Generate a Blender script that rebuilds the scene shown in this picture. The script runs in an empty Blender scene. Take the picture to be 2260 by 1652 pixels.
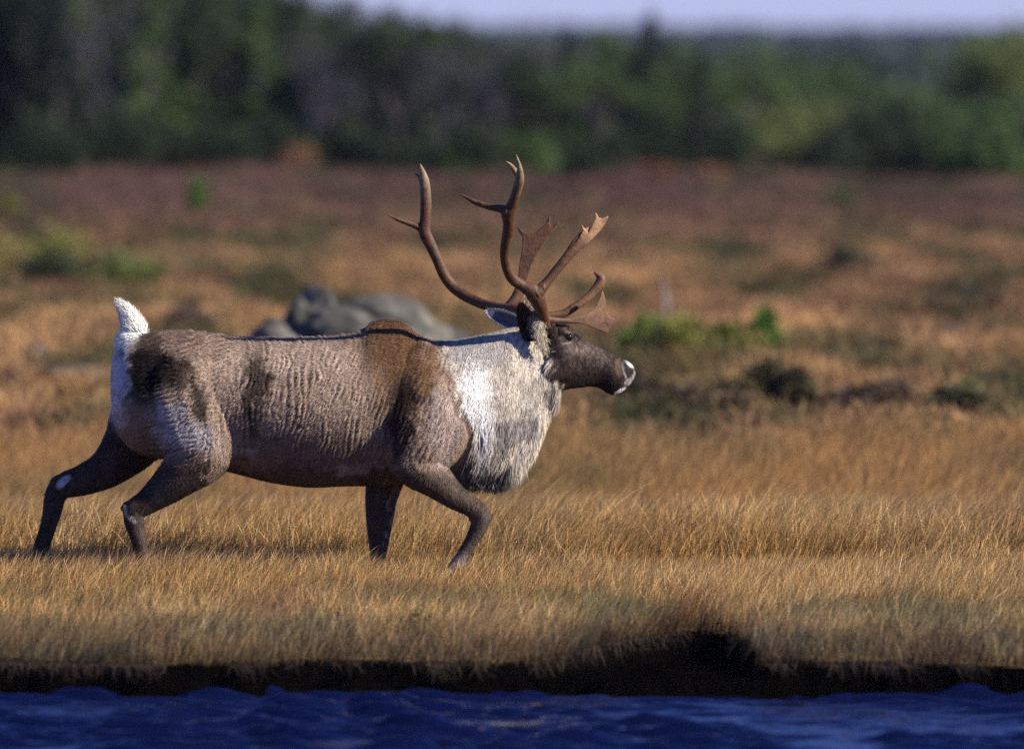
import bpy, bmesh, math, random
import numpy as np
from mathutils import Vector, Matrix
random.seed(7)
rng = np.random.default_rng(7)
S = bpy.context.scene
COL = S.collection

# ------------------------------------------------------------------ camera, sky, sun, exposure
HC = 2.57                 # height of the lens above the moor
F = 11500.0               # focal length in units of a 2260 wide picture
PITCH = math.atan(716.0 / F)
D0 = 25.0                 # distance of the walking animal
cam_d = bpy.data.cameras.new("camera")
cam = bpy.data.objects.new("camera", cam_d)
COL.objects.link(cam)
cam.location = (0, 0, HC)
cam.rotation_euler = (math.radians(90) - PITCH, 0, 0)
cam_d.sensor_width = 36.0
cam_d.sensor_fit = 'HORIZONTAL'
cam_d.lens = 36.0 * F / 2260.0
cam_d.clip_start = 0.5
cam_d.clip_end = 9000
cam_d.dof.use_dof = True
cam_d.dof.focus_distance = 25.05
cam_d.dof.aperture_fstop = 1.22
S.camera = cam

SUN_EL, SUN_AZ = math.radians(30), math.radians(17)
SUN = np.array([math.cos(SUN_EL) * math.cos(SUN_AZ), -math.cos(SUN_EL) * math.sin(SUN_AZ), math.sin(SUN_EL)])
world = bpy.data.worlds.new("World")
S.world = world
world.use_nodes = True
wn = world.node_tree
bg = wn.nodes["Background"]
sky = wn.nodes.new("ShaderNodeTexSky")
sky.sky_type = 'NISHITA'
sky.sun_disc = False
sky.sun_elevation = SUN_EL
sky.sun_rotation = math.atan2(SUN[0], SUN[1])
sky.air_density = 1.0
sky.dust_density = 0.0
sky.ozone_density = 6.0
grade = wn.nodes.new("ShaderNodeVectorMath"); grade.operation = 'MULTIPLY'
grade.inputs[1].default_value = (.84, .85, 1.55)
wn.links.new(sky.outputs[0], grade.inputs[0]); wn.links.new(grade.outputs[0], bg.inputs[0])
bg.inputs[1].default_value = 0.055
sl = bpy.data.lights.new("sun", 'SUN')
sl.energy = 5.0
sl.angle = math.radians(0.5)
sl.color = (1.0, 0.93, 0.82)
so = bpy.data.objects.new("sun", sl)
COL.objects.link(so)
so.rotation_euler = Vector(SUN).to_track_quat('Z', 'Y').to_euler()
S.view_settings.view_transform = 'Standard'
S.view_settings.look = 'None'
S.view_settings.exposure = 1.0
S.view_settings.gamma = 1.0
S.render.engine = 'CYCLES'
S.cycles.use_denoising = False
S.cycles.sample_clamp_indirect = 2.5
S.cycles.max_bounces = 6
S.cycles.diffuse_bounces = 3
S.cycles.transparent_max_bounces = 6
S.cycles.volume_bounces = 0

# ------------------------------------------------------------------ helpers
FWD = np.array([0, math.cos(PITCH), -math.sin(PITCH)])
UP = np.array([0, math.sin(PITCH), math.cos(PITCH)])

def W(px, py, y=0.0, Y=None):
    """point seen at px,py of the 2260 x 1652 picture, at depth D0 + y (or Y)"""
    Yd = D0 + y if Y is None else Y
    a, b = (px - 1130.0) / F, -(py - 826.0) / F
    d = np.array([a, 0, 0]) + FWD + UP * b
    t = Yd / d[1]
    return np.array([0, 0, HC]) + d * t

def proj(P):
    P = np.asarray(P, float)
    q = P - np.array([0, 0, HC])
    f = q @ FWD
    return 1130 + F * q[:, 0] / f, 826 - F * (q @ UP) / f

def hash2(ix, iy, s=0):
    h = (ix.astype(np.int64) * 374761393 + iy.astype(np.int64) * 668265263 + s * 974634777) & 0x7fffffff
    h = ((h ^ (h >> 13)) * 1274126177) & 0x7fffffff
    h = (h ^ (h >> 16)) & 0xffff
    return h / 65535.0

def vnoise(x, y, s=0):
    x = np.asarray(x, float); y = np.asarray(y, float)
    ix = np.floor(x); iy = np.floor(y)
    fx = x - ix; fy = y - iy
    fx = fx * fx * (3 - 2 * fx); fy = fy * fy * (3 - 2 * fy)
    a = hash2(ix, iy, s); b = hash2(ix + 1, iy, s); c = hash2(ix, iy + 1, s); d = hash2(ix + 1, iy + 1, s)
    return (a * (1 - fx) + b * fx) * (1 - fy) + (c * (1 - fx) + d * fx) * fy

def fnoise(x, y, s=0, o=3):
    v = 0; a = 0.5; t = 0
    for k in range(o):
        v = v + a * vnoise(np.asarray(x) * 2 ** k, np.asarray(y) * 2 ** k, s + k * 17); t += a; a *= 0.5
    return v / t

def sstep(a, b, x):
    t = np.clip((np.asarray(x, float) - a) / (b - a), 0, 1)
    return t * t * (3 - 2 * t)

def tag(o, label=None, cat=None, group=None, kind=None):
    if label: o["label"] = label
    if cat: o["category"] = cat
    if group: o["group"] = group
    if kind: o["kind"] = kind
    return o

def empty(name, loc=(0, 0, 0)):
    o = bpy.data.objects.new(name, None)
    o.empty_display_size = 0.2
    COL.objects.link(o)
    o.location = loc
    return o

def npmesh(name, V, quads=None, tris=None, col=None, smooth=False):
    """mesh from arrays; col = per-vertex rgb written to attribute 'tint'"""
    V = np.asarray(V, np.float32)
    me = bpy.data.meshes.new(name)
    nq = 0 if quads is None else len(quads); nt = 0 if tris is None else len(tris)
    me.vertices.add(len(V)); me.vertices.foreach_set("co", V.ravel())
    loops = []; tot = []
    if nq: loops.append(np.asarray(quads, np.int32).ravel()); tot.append(np.full(nq, 4, np.int32))
    if nt: loops.append(np.asarray(tris, np.int32).ravel()); tot.append(np.full(nt, 3, np.int32))
    loops = np.concatenate(loops); tot = np.concatenate(tot)
    me.loops.add(len(loops)); me.loops.foreach_set("vertex_index", loops)
    st = np.zeros(len(tot), np.int32); st[1:] = np.cumsum(tot)[:-1]
    me.polygons.add(len(tot)); me.polygons.foreach_set("loop_start", st)
    me.update(calc_edges=True)
    me.polygons.foreach_set("use_smooth", np.full(len(tot), smooth, bool))
    if col is not None: set_tint(me, col)
    return me

def set_tint(me, col, name="tint"):
    at = me.attributes.new(name, 'FLOAT_COLOR', 'POINT')
    c = np.ones((len(me.vertices), 4), np.float32); c[:, :3] = col
    at.data.foreach_set("color", c.ravel())

def link(name, me, mat, parent=None, world_coords=True):
    o = bpy.data.objects.new(name, me)
    COL.objects.link(o)
    if mat is not None and not me.materials: me.materials.append(mat)
    if parent is not None:
        o.parent = parent
        if world_coords:
            o.matrix_parent_inverse = Matrix.Translation(-Vector(parent.location))
    return o

def mesh_arrays(me):
    n = len(me.vertices)
    V = np.empty(n * 3, np.float32); me.vertices.foreach_get("co", V)
    N = np.empty(n * 3, np.float32); me.vertices.foreach_get("normal", N)
    return V.reshape(-1, 3).astype(float), N.reshape(-1, 3).astype(float)

# ---- materials
def mat_new(name):
    m = bpy.data.materials.new(name); m.use_nodes = True
    nt = m.node_tree
    return m, nt, nt.nodes["Principled BSDF"]

def mat_tint(name, rough=0.7, spec=0.3, noise=None, bump=None, translucent=0.0, mult=1.0, var=0.0):
    """colour from the mesh's own tint attribute, broken up by object-space noise"""
    m, nt, b = mat_new(name)
    L = nt.links
    at = nt.nodes.new("ShaderNodeAttribute"); at.attribute_name = "tint"
    out = at.outputs["Color"]
    tc = nt.nodes.new("ShaderNodeTexCoord")
    if noise:
        sc, lo, hi = noise
        n = nt.nodes.new("ShaderNodeTexNoise"); n.inputs["Scale"].default_value = sc; n.inputs["Detail"].default_value = 5
        L.new(tc.outputs["Object"], n.inputs["Vector"])
        mr = nt.nodes.new("ShaderNodeMapRange"); mr.inputs[1].default_value = 0.3; mr.inputs[2].default_value = 0.7
        mr.inputs[3].default_value = lo; mr.inputs[4].default_value = hi
        L.new(n.outputs["Fac"], mr.inputs[0])
        mx = nt.nodes.new("ShaderNodeVectorMath"); mx.operation = 'SCALE'
        L.new(out, mx.inputs[0]); L.new(mr.outputs[0], mx.inputs["Scale"])
        out = mx.outputs[0]
    L.new(out, b.inputs["Base Color"])
    b.inputs["Roughness"].default_value = rough
    b.inputs["Specular IOR Level"].default_value = spec
    if bump:
        sc, st, dist = bump
        n = nt.nodes.new("ShaderNodeTexNoise"); n.inputs["Scale"].default_value = sc; n.inputs["Detail"].default_value = 6
        L.new(tc.outputs["Object"], n.inputs["Vector"])
        bp = nt.nodes.new("ShaderNodeBump"); bp.inputs["Strength"].default_value = st; bp.inputs["Distance"].default_value = dist
        L.new(n.outputs["Fac"], bp.inputs["Height"]); L.new(bp.outputs[0], b.inputs["Normal"])
    if translucent > 0:
        tr = nt.nodes.new("ShaderNodeBsdfTranslucent"); L.new(out, tr.inputs["Color"])
        ms = nt.nodes.new("ShaderNodeMixShader"); ms.inputs[0].default_value = translucent
        L.new(b.outputs[0], ms.inputs[1]); L.new(tr.outputs[0], ms.inputs[2])
        L.new(ms.outputs[0], nt.nodes["Material Output"].inputs["Surface"])
    return m

# ------------------------------------------------------------------ terrain
PY = np.array([0, 12, 14, 20, 22.2, 22.6, 24, 25, 26, 26.7, 28, 30, 33, 36, 45, 60, 90, 110, 200, 600, 1500, 4000.])
PH = np.array([.5, .45, -.6, -.6, -.07, -.03, 0, 0, .07, .10, -.08, -.18, -.12, 0, .0, .02, .05, .12, .2, 1.0, 2, 2.])

def bank_shift(x):
    """how far the peat edge stands back from the water, by x"""
    x = np.asarray(x, float)
    return .22 * (fnoise(x * 1.3 + 5, 0 * x, 3, 4) - .5) + .80 * sstep(-.1, .85, x) * (1 - sstep(.90, 1.12, x)) - .12 * sstep(1.0, 2.4, x)

WATER_Z = -0.18
def ground_h(x, Y):
    x = np.asarray(x, float); Y = np.asarray(Y, float)
    e = 22.2 + bank_shift(x)
    h = np.interp(np.maximum(Y, 22.25), PY, PH)
    amp = np.interp(Y, [22, 25, 30, 40, 60, 110, 300], [.02, .03, .05, .13, .2, .35, .6])
    n = (fnoise(x * .9 + 11, Y * .55, 31, 3) - .5) * 2
    n2 = (fnoise(x * .25, Y * .12 + 9, 41, 2) - .5) * 2
    h = h + amp * (n * .6 + n2 * .5)
    shore = 22.06 + .10 * fnoise(x * 2.1, 0 * x, 13, 2)
    mud = WATER_Z + .045 + .03 * fnoise(x * 6, Y * 6, 17, 2)
    bed = np.interp(Y, [0, 12, 14, 20, 21.6, 22.0], [.5, .45, -.6, -.6, -.45, -.30])
    return np.where(Y >= e, h, np.where(Y >= np.minimum(shore, e - .02), mud, bed))

def grid_rows():
    r = [0, 4, 8, 12, 13, 14, 16, 18, 20, 21]
    r += list(np.arange(21.2, 23.6, .04)) + list(np.arange(23.6, 32, .12)) + list(np.arange(32, 60, .3)) + list(np.arange(60, 130, .8))
    r += list(np.geomspace(131, 5000, 60))
    return np.array(r)

R_ = grid_rows()
U_ = np.concatenate([np.linspace(-30, -1.6, 40)[:-1], np.linspace(-1.6, 1.6, 150), np.linspace(1.6, 30, 40)[1:]])
YY, UU = np.meshgrid(R_, U_, indexing='ij')
XX = UU * np.maximum(YY, 20) * 0.105 * 1.25
ZZ = ground_h(XX, YY)
nr, nc = YY.shape
idx = np.arange(nr * nc).reshape(nr, nc)
Q = np.stack([idx[:-1, :-1], idx[:-1, 1:], idx[1:, 1:], idx[1:, :-1]], -1).reshape(-1, 4)

TAN = np.array([.39, .23, .10]); GOLD = np.array([.54, .29, .090]); STRAW = np.array([.70, .50, .25])
RUST = np.array([.17, .092, .052]); PURP = np.array([.105, .058, .046]); OLIVE = np.array([.10, .085, .035]); DGRN = np.array([.035, .05, .02])
SHADED_PEAT = np.array([.0016, .0013, .0012])  # peat with the shade of an overhanging lip put into its colour

def mixc(a, b, t):
    t = np.asarray(t)[..., None]
    return a * (1 - t) + b * t

def heath_col(x, Y):
    s_ = 45. / np.maximum(Y, 30)
    n1 = fnoise(x * .9 + 3, Y * .30, 51, 3); n2 = fnoise(x * .75 + 30, Y * .24, 61, 3); n3 = fnoise(x * 1.4, Y * .45, 71, 2); n4 = fnoise(x * 1.1 + 70, Y * .33, 81, 3)
    far = sstep(50, 90, Y)
    c = mixc(np.broadcast_to(TAN * .9, x.shape + (3,)), RUST, sstep(.35, .65, n3) * .75)
    c = mixc(c, PURP, np.clip(far * .9 + .12, 0, 1) * sstep(.22, .55, n1 + .25 * far))
    c = mixc(c, OLIVE * .9, sstep(.54, .66, n2) * .75 * (1 - .5 * far))
    c = mixc(c, DGRN, sstep(.60, .70, n4) * .75)
    px = 1130 + x / Y * F
    yg = sstep(1480, 1720, px) * sstep(98, 108, Y)
    c = mixc(c, np.array([.10, .085, .04]), yg * (.55 + .4 * sstep(.4, .6, n1)))
    return c * (.65 + .7 * fnoise(x * .8 + 17, Y * .28, 91, 2))[..., None]

gc = heath_col(XX, YY)
near = 1 - sstep(33.5, 37, YY)
gc = mixc(gc, np.array([.16, .10, .045]), near)
gc = mixc(gc, SHADED_PEAT, (YY < 22.2 + bank_shift(XX) + .16).astype(float))
gc = mixc(gc, DGRN, sstep(170, 210, YY))
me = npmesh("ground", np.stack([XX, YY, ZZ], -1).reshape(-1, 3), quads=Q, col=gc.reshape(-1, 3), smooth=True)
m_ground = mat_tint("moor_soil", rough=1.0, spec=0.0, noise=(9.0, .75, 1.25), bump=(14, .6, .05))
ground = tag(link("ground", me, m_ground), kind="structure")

# ------------------------------------------------------------------ water
wx = np.linspace(-4.6, 4.6, 700); wy = np.concatenate([np.linspace(13.0, 19.6, 60), np.linspace(19.62, 23.4, 330)])
WYm, WXm = np.meshgrid(wy, wx, indexing='ij')
wz = np.zeros_like(WXm)
for k in range(34):
    lam = rng.uniform(.05, .24); an = rng.normal(math.radians(80), .45); ph = rng.uniform(0, 6.3)
    kx, ky = math.cos(an) * 2 * math.pi / lam * .8, math.sin(an) * 2 * math.pi / lam
    wz += .021 * lam ** .9 * np.sin(kx * WXm * .62 + ky * WYm + ph + 1.6 * vnoise(WXm * 1.3, WYm * 1.3, 900 + k))
wz = wz * (.2 + 1.45 * sstep(.3, .7, fnoise(WXm * 1.6, WYm * 3.2, 78, 2))) + .008 * (fnoise(WXm * 4, WYm * 9, 77, 3) - .5)
idw = np.arange(wx.size * wy.size).reshape(wy.size, wx.size)
Qw = np.stack([idw[:-1, :-1], idw[:-1, 1:], idw[1:, 1:], idw[1:, :-1]], -1).reshape(-1, 4)
me = npmesh("water", np.stack([WXm, WYm, WATER_Z + wz], -1).reshape(-1, 3), quads=Qw, smooth=True)
m_water, nt, b = mat_new("pond_water")
b.inputs["Base Color"].default_value = (.002, .0040, .025, 1)
b.inputs["Roughness"].default_value = .10
b.inputs["IOR"].default_value = 1.33
tc = nt.nodes.new("ShaderNodeTexCoord"); n = nt.nodes.new("ShaderNodeTexNoise"); n.inputs["Scale"].default_value = 9; n.inputs["Detail"].default_value = 3
mp = nt.nodes.new("ShaderNodeMapping"); mp.inputs["Scale"].default_value = (.6, 1.6, 1)
nt.links.new(tc.outputs["Object"], mp.inputs[0]); nt.links.new(mp.outputs[0], n.inputs["Vector"])
bp = nt.nodes.new("ShaderNodeBump"); bp.inputs["Strength"].default_value = .5; bp.inputs["Distance"].default_value = .02
nt.links.new(n.outputs["Fac"], bp.inputs["Height"]); nt.links.new(bp.outputs[0], b.inputs["Normal"])
tag(link("water", me, m_water), kind="structure")

# ------------------------------------------------------------------ blades (grass, heath, fur)
def blades(P, Hh, Wd, lean, col, tipcol=None, curve=.5, seg=3, facing=None, shade_n=None):
    """P Nx3 roots, Hh heights, Wd widths, lean Nx2 horizontal offset of the tip"""
    N = len(P)
    if facing is None: facing = rng.uniform(0, math.pi, N)
    wd = np.stack([np.cos(facing), np.sin(facing), 0 * facing], -1) * (Wd / 2)[:, None]
    pts = []; cols = []
    ts = np.linspace(0, 1, seg + 1)
    for t in ts:
        c = P.copy()
        c[:, :2] += lean * (t ** (1 + curve))[None] if np.ndim(t) else lean * t ** (1 + curve)
        c[:, 2] += Hh * (t - .18 * t * t)
        wsc = (1 - t) ** .6 * (.75 + .25 * min(1, t * 4))
        cc = col if tipcol is None else col * (1 - t) + tipcol * t
        if t < 1:
            pts += [c - wd * wsc, c + wd * wsc]; cols += [cc, cc]
        else:
            pts += [c]; cols += [cc]
    nv = len(pts)
    V = np.stack(pts, 1).reshape(-1, 3); C = np.stack(cols, 1).reshape(-1, 3)
    base = (np.arange(N) * nv)[:, None]
    qs = [base + np.array([[2 * k, 2 * k + 1, 2 * k + 3, 2 * k + 2]]) for k in range(seg - 1)]
    quads = np.concatenate(qs, 0) if qs else None
    k = 2 * (seg - 1)
    tris = base + np.array([[k, k + 1, k + 2]])
    return V, quads, tris, C

m_grass = mat_tint("dry_sedge", rough=.55, spec=.25, translucent=.3)
m_heath = mat_tint("heath_leaf", rough=.8, spec=.1, translucent=.2)

def grass_field():
    N = 300000
    Y = rng.uniform(22.2, 28.6, N); x = rng.uniform(-3.7, 3.7, N)
    ok = Y > 22.22 + bank_shift(x)
    Y, x = Y[ok], x[ok]
    # tufted density
    dens = fnoise(x * 5, Y * 5, 101, 2)
    ok = rng.uniform(0, 1, len(x)) < .35 + dens
    Y, x = Y[ok], x[ok]; N = len(x)
    z = ground_h(x, Y)
    patch = fnoise(x * 1.4, Y * 1.4, 111, 3); p2 = fnoise(x * .8 + 9, Y * 2, 121, 2)
    Yv = Y + .7 * (fnoise(x * .8, Y * .3, 137, 3) - .5)
    H = np.interp(Yv, [22.2, 22.8, 24, 24.6, 25.0, 25.15, 25.55, 25.8, 26.8, 28.6], [.12, .17, .20, .205, .195, .13, .12, .26, .25, .13]) * rng.uniform(.55, 1.2, N) * (.75 + .5 * patch)
    H = H * (1 + .22 * (Y > 24.2) * (Y < 25.15) * sstep(-2.9, -2.5, x) * (1 - sstep(-.85, -.6, x)))
    tall = (rng.uniform(0, 1, N) < .10) & (Y > 25.6); H[tall] *= rng.uniform(1.1, 1.5, int(tall.sum()))
    Wd = rng.uniform(.0022, .0052, N)
    lx = .32 + .5 * (fnoise(x * 2.6, Y * 2.2, 117, 2) - .5)
    lean = np.stack([H * (lx + .25 * tall + rng.normal(0, .26, N)), H * rng.normal(0, .2, N)], -1)
    t = rng.uniform(0, 1, N)
    c = mixc(np.broadcast_to(GOLD, (N, 3)), STRAW, np.clip(t * 1.3 - .3 + (patch - .5), 0, 1))
    c = mixc(c, RUST * 1.3, np.clip(rng.uniform(-.5, .55, N) + (p2 - .5) * 1.2, 0, .8))
    c = mixc(c, np.array([.17, .17, .05]), (rng.uniform(0, 1, N) < .22 + .4 * sstep(.5, .7, p2) * (Y < 24)) * .75)
    p3 = fnoise(x * 2.2 + 40, Y * 3.5, 139, 3); nb = 1 - sstep(23.2, 24.4, Y)
    c = mixc(c, np.array([.13, .14, .07]), nb * sstep(.5, .62, p3) * .75)
    c = mixc(c, np.array([.20, .09, .05]), nb * sstep(.60, .70, fnoise(x * 2.6, Y * 4, 149, 2)) * .7)
    nr_ = 1 - sstep(22.5, 23.4, Y)
    c = mixc(c, np.array([.17, .135, .095]), nr_ * rng.uniform(.2, 1, N) * .8)
    c = mixc(c, OLIVE * 1.1, sstep(26.9, 27.6, Y) * .55)
    c = c * (rng.uniform(.42, 1.5, N) * (.72 + .56 * fnoise(x * 9, Y * 5, 127, 2)))[:, None]
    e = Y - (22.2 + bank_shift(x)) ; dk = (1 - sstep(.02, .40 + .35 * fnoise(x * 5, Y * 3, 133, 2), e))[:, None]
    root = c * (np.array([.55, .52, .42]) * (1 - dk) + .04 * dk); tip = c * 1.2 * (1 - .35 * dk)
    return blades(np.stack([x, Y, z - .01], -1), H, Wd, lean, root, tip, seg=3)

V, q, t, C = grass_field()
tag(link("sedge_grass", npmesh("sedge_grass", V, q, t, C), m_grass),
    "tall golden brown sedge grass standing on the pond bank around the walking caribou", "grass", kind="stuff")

def mid_grass():
    N = 150000
    Y = 28 + 8.6 * rng.uniform(0, 1, N) ** .9; x = rng.uniform(-1, 1, N) * Y * .135
    edge = 34.6 + 2.4 * (fnoise(x * .7, 0 * x, 131, 2) - .5) + .5 * sstep(0, 1, -x)
    ok = (Y < edge) & (rng.uniform(0, 1, N) < .3 + fnoise(x * 3, Y * 3, 141, 2)); Y, x = Y[ok], x[ok]; N = len(x)
    z = ground_h(x, Y); p = fnoise(x * .9, Y * .6, 151, 3)
    H = rng.uniform(.13, .26, N) * (.7 + .6 * p); Wd = rng.uniform(.004, .008, N)
    lean = np.stack([H * rng.normal(.3, .25, N), H * rng.normal(0, .25, N)], -1)
    c = mixc(np.broadcast_to(GOLD, (N, 3)), TAN * .8, rng.uniform(0, 1, N))
    c = mixc(c, OLIVE * 1.5, np.clip(sstep(.5, .72, p) * .5 + (1 - sstep(28.2, 29.6, Y)) * .5, 0, .9))
    c = c * rng.uniform(.75, 1.2, N)[:, None]
    return blades(np.stack([x, Y, z - .01], -1), H, Wd, lean, c * .65, c * 1.1, seg=2)

V, q, t, C = mid_grass()
tag(link("meadow_grass", npmesh("meadow_grass", V, q, t, C), m_grass),
    "blurred golden grass meadow between the sharp sedge and the heath", "grass", kind="stuff")

def heath():
    NT = 9000
    Y = 34.2 + 88 * rng.uniform(0, 1, NT) ** 1.35; x = rng.uniform(-1, 1, NT) * Y * .135
    sc = rng.uniform(.6, 1.5, NT)
    reps = 34
    Rr = rng.uniform(0, 1, (NT, reps)) ** .5 * .30 * sc[:, None]; an = rng.uniform(0, 2 * math.pi, (NT, reps))
    bx = (x[:, None] + Rr * np.cos(an)).ravel(); bY = (Y[:, None] + Rr * np.sin(an)).ravel()
    dome = (1 - (Rr / (.32 * sc[:, None])) ** 2).clip(.1, 1).ravel()
    N = bx.size
    H = (.10 + .20 * dome * np.repeat(sc, reps) ** 1.2) * rng.uniform(.6, 1.1, N) * .62
    c = np.repeat(heath_col(x, Y) * rng.uniform(.7, 1.45, NT)[:, None], reps, 0) * rng.uniform(.7, 1.25, N)[:, None]
    z = ground_h(bx, bY)
    Wd = rng.uniform(.02, .05, N) * np.interp(bY, [35, 110], [.7, 1.6])
    lean = rng.normal(0, .5, (N, 2)) * H[:, None] + np.array([.1, 0]) * H[:, None]
    return blades(np.stack([bx, bY, z - .01], -1), H, Wd, lean, c * .8, c * 1.15, seg=2)

V, q, t, C = heath()
tag(link("heath", npmesh("heath", V, q, t, C), m_heath),
    "rust and purple brown heath of low tussocks stretching back to the forest edge", "heath", kind="stuff")

def overhang():
    N = 16000
    x = rng.uniform(-3.7, 3.7, N); Y = 22.22 + bank_shift(x) + rng.uniform(-.03, .12, N)
    cl = fnoise(x * 7, 0 * x, 163, 2); ok = rng.uniform(0, 1, N) < sstep(.35, .75, cl); x, Y = x[ok], Y[ok]; N = len(x)
    z = ground_h(x, np.maximum(Y, 22.24 + bank_shift(x)))
    H = -rng.uniform(.01, .09, N) * (.4 + cl[ok]); Wd = rng.uniform(.002, .0045, N)
    lean = np.stack([rng.normal(.02, .03, N), -rng.uniform(.02, .12, N)], -1)
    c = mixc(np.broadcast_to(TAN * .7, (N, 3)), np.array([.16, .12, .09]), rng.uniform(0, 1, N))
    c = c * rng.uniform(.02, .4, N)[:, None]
    return blades(np.stack([x, Y, z + .01], -1), H, Wd, lean, c, c * .5, seg=3, curve=0)

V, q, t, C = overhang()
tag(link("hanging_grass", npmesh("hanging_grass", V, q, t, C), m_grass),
    "withered grass hanging over the shade-darkened peat edge above the water", "grass", kind="stuff")

# ------------------------------------------------------------------ modelling by lofts + voxel union
def catmull(P, n):
    P = np.asarray(P, float); m = len(P)
    out = []
    for i in range(m - 1):
        p0 = P[max(i - 1, 0)]; p1 = P[i]; p2 = P[i + 1]; p3 = P[min(i + 2, m - 1)]
        for k in range(n):
            t = k / n
            out.append(.5 * ((2 * p1) + (-p0 + p2) * t + (2 * p0 - 5 * p1 + 4 * p2 - p3) * t * t + (-p0 + 3 * p1 - 3 * p2 + p3) * t ** 3))
    out.append(P[-1])
    return np.array(out)

class Shape:
    def __init__(self): self.V = []; self.Fc = []; self.n = 0
    def add(self, V, Fc):
        self.V.append(np.asarray(V)); self.Fc += [tuple(i + self.n for i in f) for f in Fc]; self.n += len(V)
    def loft(self, rings):
        k = len(rings[0]); m = len(rings)
        V = np.concatenate(rings, 0)
        Fc = []
        for i in range(m - 1):
            for j in range(k):
                a = i * k + j; b_ = i * k + (j + 1) % k
                Fc.append((a, b_, b_ + k, a + k))
        Fc.append(tuple(range(k))[::-1]); Fc.append(tuple((m - 1) * k + j for j in range(k)))
        self.add(V, Fc)
    def tube(self, pts, n=5, k=16, cap=True, grow=1.0):
        """pts: (px, py, y metres, radius px in the picture plane, radius px across it)"""
        A = catmull([list(p) if len(p) == 5 else list(p) + [p[3]] for p in pts], n)
        A[:, 3:] = np.maximum(A[:, 3:], .8) * grow
        C = np.array([W(a[0], a[1], a[2]) for a in A])
        T = np.gradient(C, axis=0); T /= np.linalg.norm(T, axis=1)[:, None] + 1e-9
        rings = []
        ph = np.linspace(0, 2 * math.pi, k, endpoint=False)
        ydir = np.array([0, 1., 0])
        def ring(c, t, a, b_):
            u = np.cross(t, ydir); u /= np.linalg.norm(u) + 1e-9
            w = np.cross(u, t); w /= np.linalg.norm(w) + 1e-9
            return c + (np.cos(ph)[:, None] * u * a + np.sin(ph)[:, None] * w * b_) / 460.
        if cap:
            for s in (.25, .7): rings.append(ring(C[0] - T[0] * A[0, 3] / 460 * (1 - s), T[0], A[0, 3] * s, A[0, 4] * s))
        for c, t, a in zip(C, T, A): rings.append(ring(c, t, a[3], a[4]))
        if cap:
            for s in (.7, .25): rings.append(ring(C[-1] + T[-1] * A[-1, 3] / 460 * (1 - s), T[-1], A[-1, 3] * s, A[-1, 4] * s))
        self.loft(rings)
    def plate(self, outline, y, th):
        """outline in picture px, y depth (function of px,py or number), thickness m"""
        n = len(outline)
        fy = y if callable(y) else (lambda a, b_: y)
        A = [W(a, b_, fy(a, b_) - th / 2) for a, b_ in outline]; B = [W(a, b_, fy(a, b_) + th / 2) for a, b_ in outline]
        bm = bmesh.new()
        va = [bm.verts.new(p) for p in A]; vb = [bm.verts.new(p) for p in B]
        bm.faces.new(va); bm.faces.new(vb[::-1])
        for i in range(n):
            bm.faces.new((va[i], vb[i], vb[(i + 1) % n], va[(i + 1) % n]))
        bmesh.ops.recalc_face_normals(bm, faces=bm.faces)
        bmesh.ops.triangulate(bm, faces=bm.faces)
        bm.verts.index_update()
        self.add(np.array([v.co[:] for v in bm.verts]), [tuple(v.index for v in f.verts) for f in bm.faces])
        bm.free()
    def union(self, name, voxel, smooth_it=4, factor=.5):
        me = bpy.data.meshes.new(name + "_raw")
        me.from_pydata(np.concatenate(self.V, 0).tolist(), [], self.Fc)
        bm = bmesh.new(); bm.from_mesh(me); bmesh.ops.recalc_face_normals(bm, faces=bm.faces); bm.to_mesh(me); bm.free()
        o = bpy.data.objects.new(name + "_raw", me); COL.objects.link(o)
        r = o.modifiers.new("r", 'REMESH'); r.mode = 'VOXEL'; r.voxel_size = voxel
        if smooth_it:
            s = o.modifiers.new("s", 'SMOOTH'); s.factor = factor; s.iterations = smooth_it
        dg = bpy.context.evaluated_depsgraph_get()
        dg.update()
        res = bpy.data.meshes.new_from_object(o.evaluated_get(dg))
        res.name = name
        bpy.data.objects.remove(o); bpy.data.meshes.remove(me)
        res.polygons.foreach_set("use_smooth", np.ones(len(res.polygons), bool))
        return res

# ------------------------------------------------------------------ the caribou
base = W(640, 1292, 0)
caribou = empty("caribou", tuple(base))
tag(caribou, "bull caribou with large brown antlers and white neck striding right through the grass", "caribou")

B = Shape()
#  x, top, bottom, half width, y centre
TOR = [(246, 815, 880, 34, .02), (254, 775, 940, 66, .01), (275, 752, 975, 92, 0), (305, 739, 1000, 108, 0), (345, 732, 1010, 116, 0),
       (400, 728, 1018, 122, 0), (460, 734, 1030, 124, 0), (520, 742, 1045, 128, 0), (600, 744, 1065, 138, 0), (680, 743, 1075, 146, 0),
       (750, 740, 1073, 146, 0), (795, 729, 1072, 142, 0), (825, 709, 1072, 138, 0), (865, 705, 1070, 134, 0), (893, 714, 1066, 132, 0), (922, 737, 1056, 128, 0),
       (960, 751, 1046, 122, 0), (1000, 751, 1046, 116, 0), (1040, 744, 1048, 108, 0), (1090, 733, 1048, 98, .01), (1130, 724, 1030, 84, .01),
       (1162, 724, 990, 64, .02), (1190, 732, 942, 46, .02), (1212, 765, 908, 42, .03), (1232, 815, 888, 34, .03), (1242, 838, 866, 20, .04)]
T_ = catmull(TOR, 4)
ph = np.linspace(0, 2 * math.pi, 48, endpoint=False)
rings = []
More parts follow.
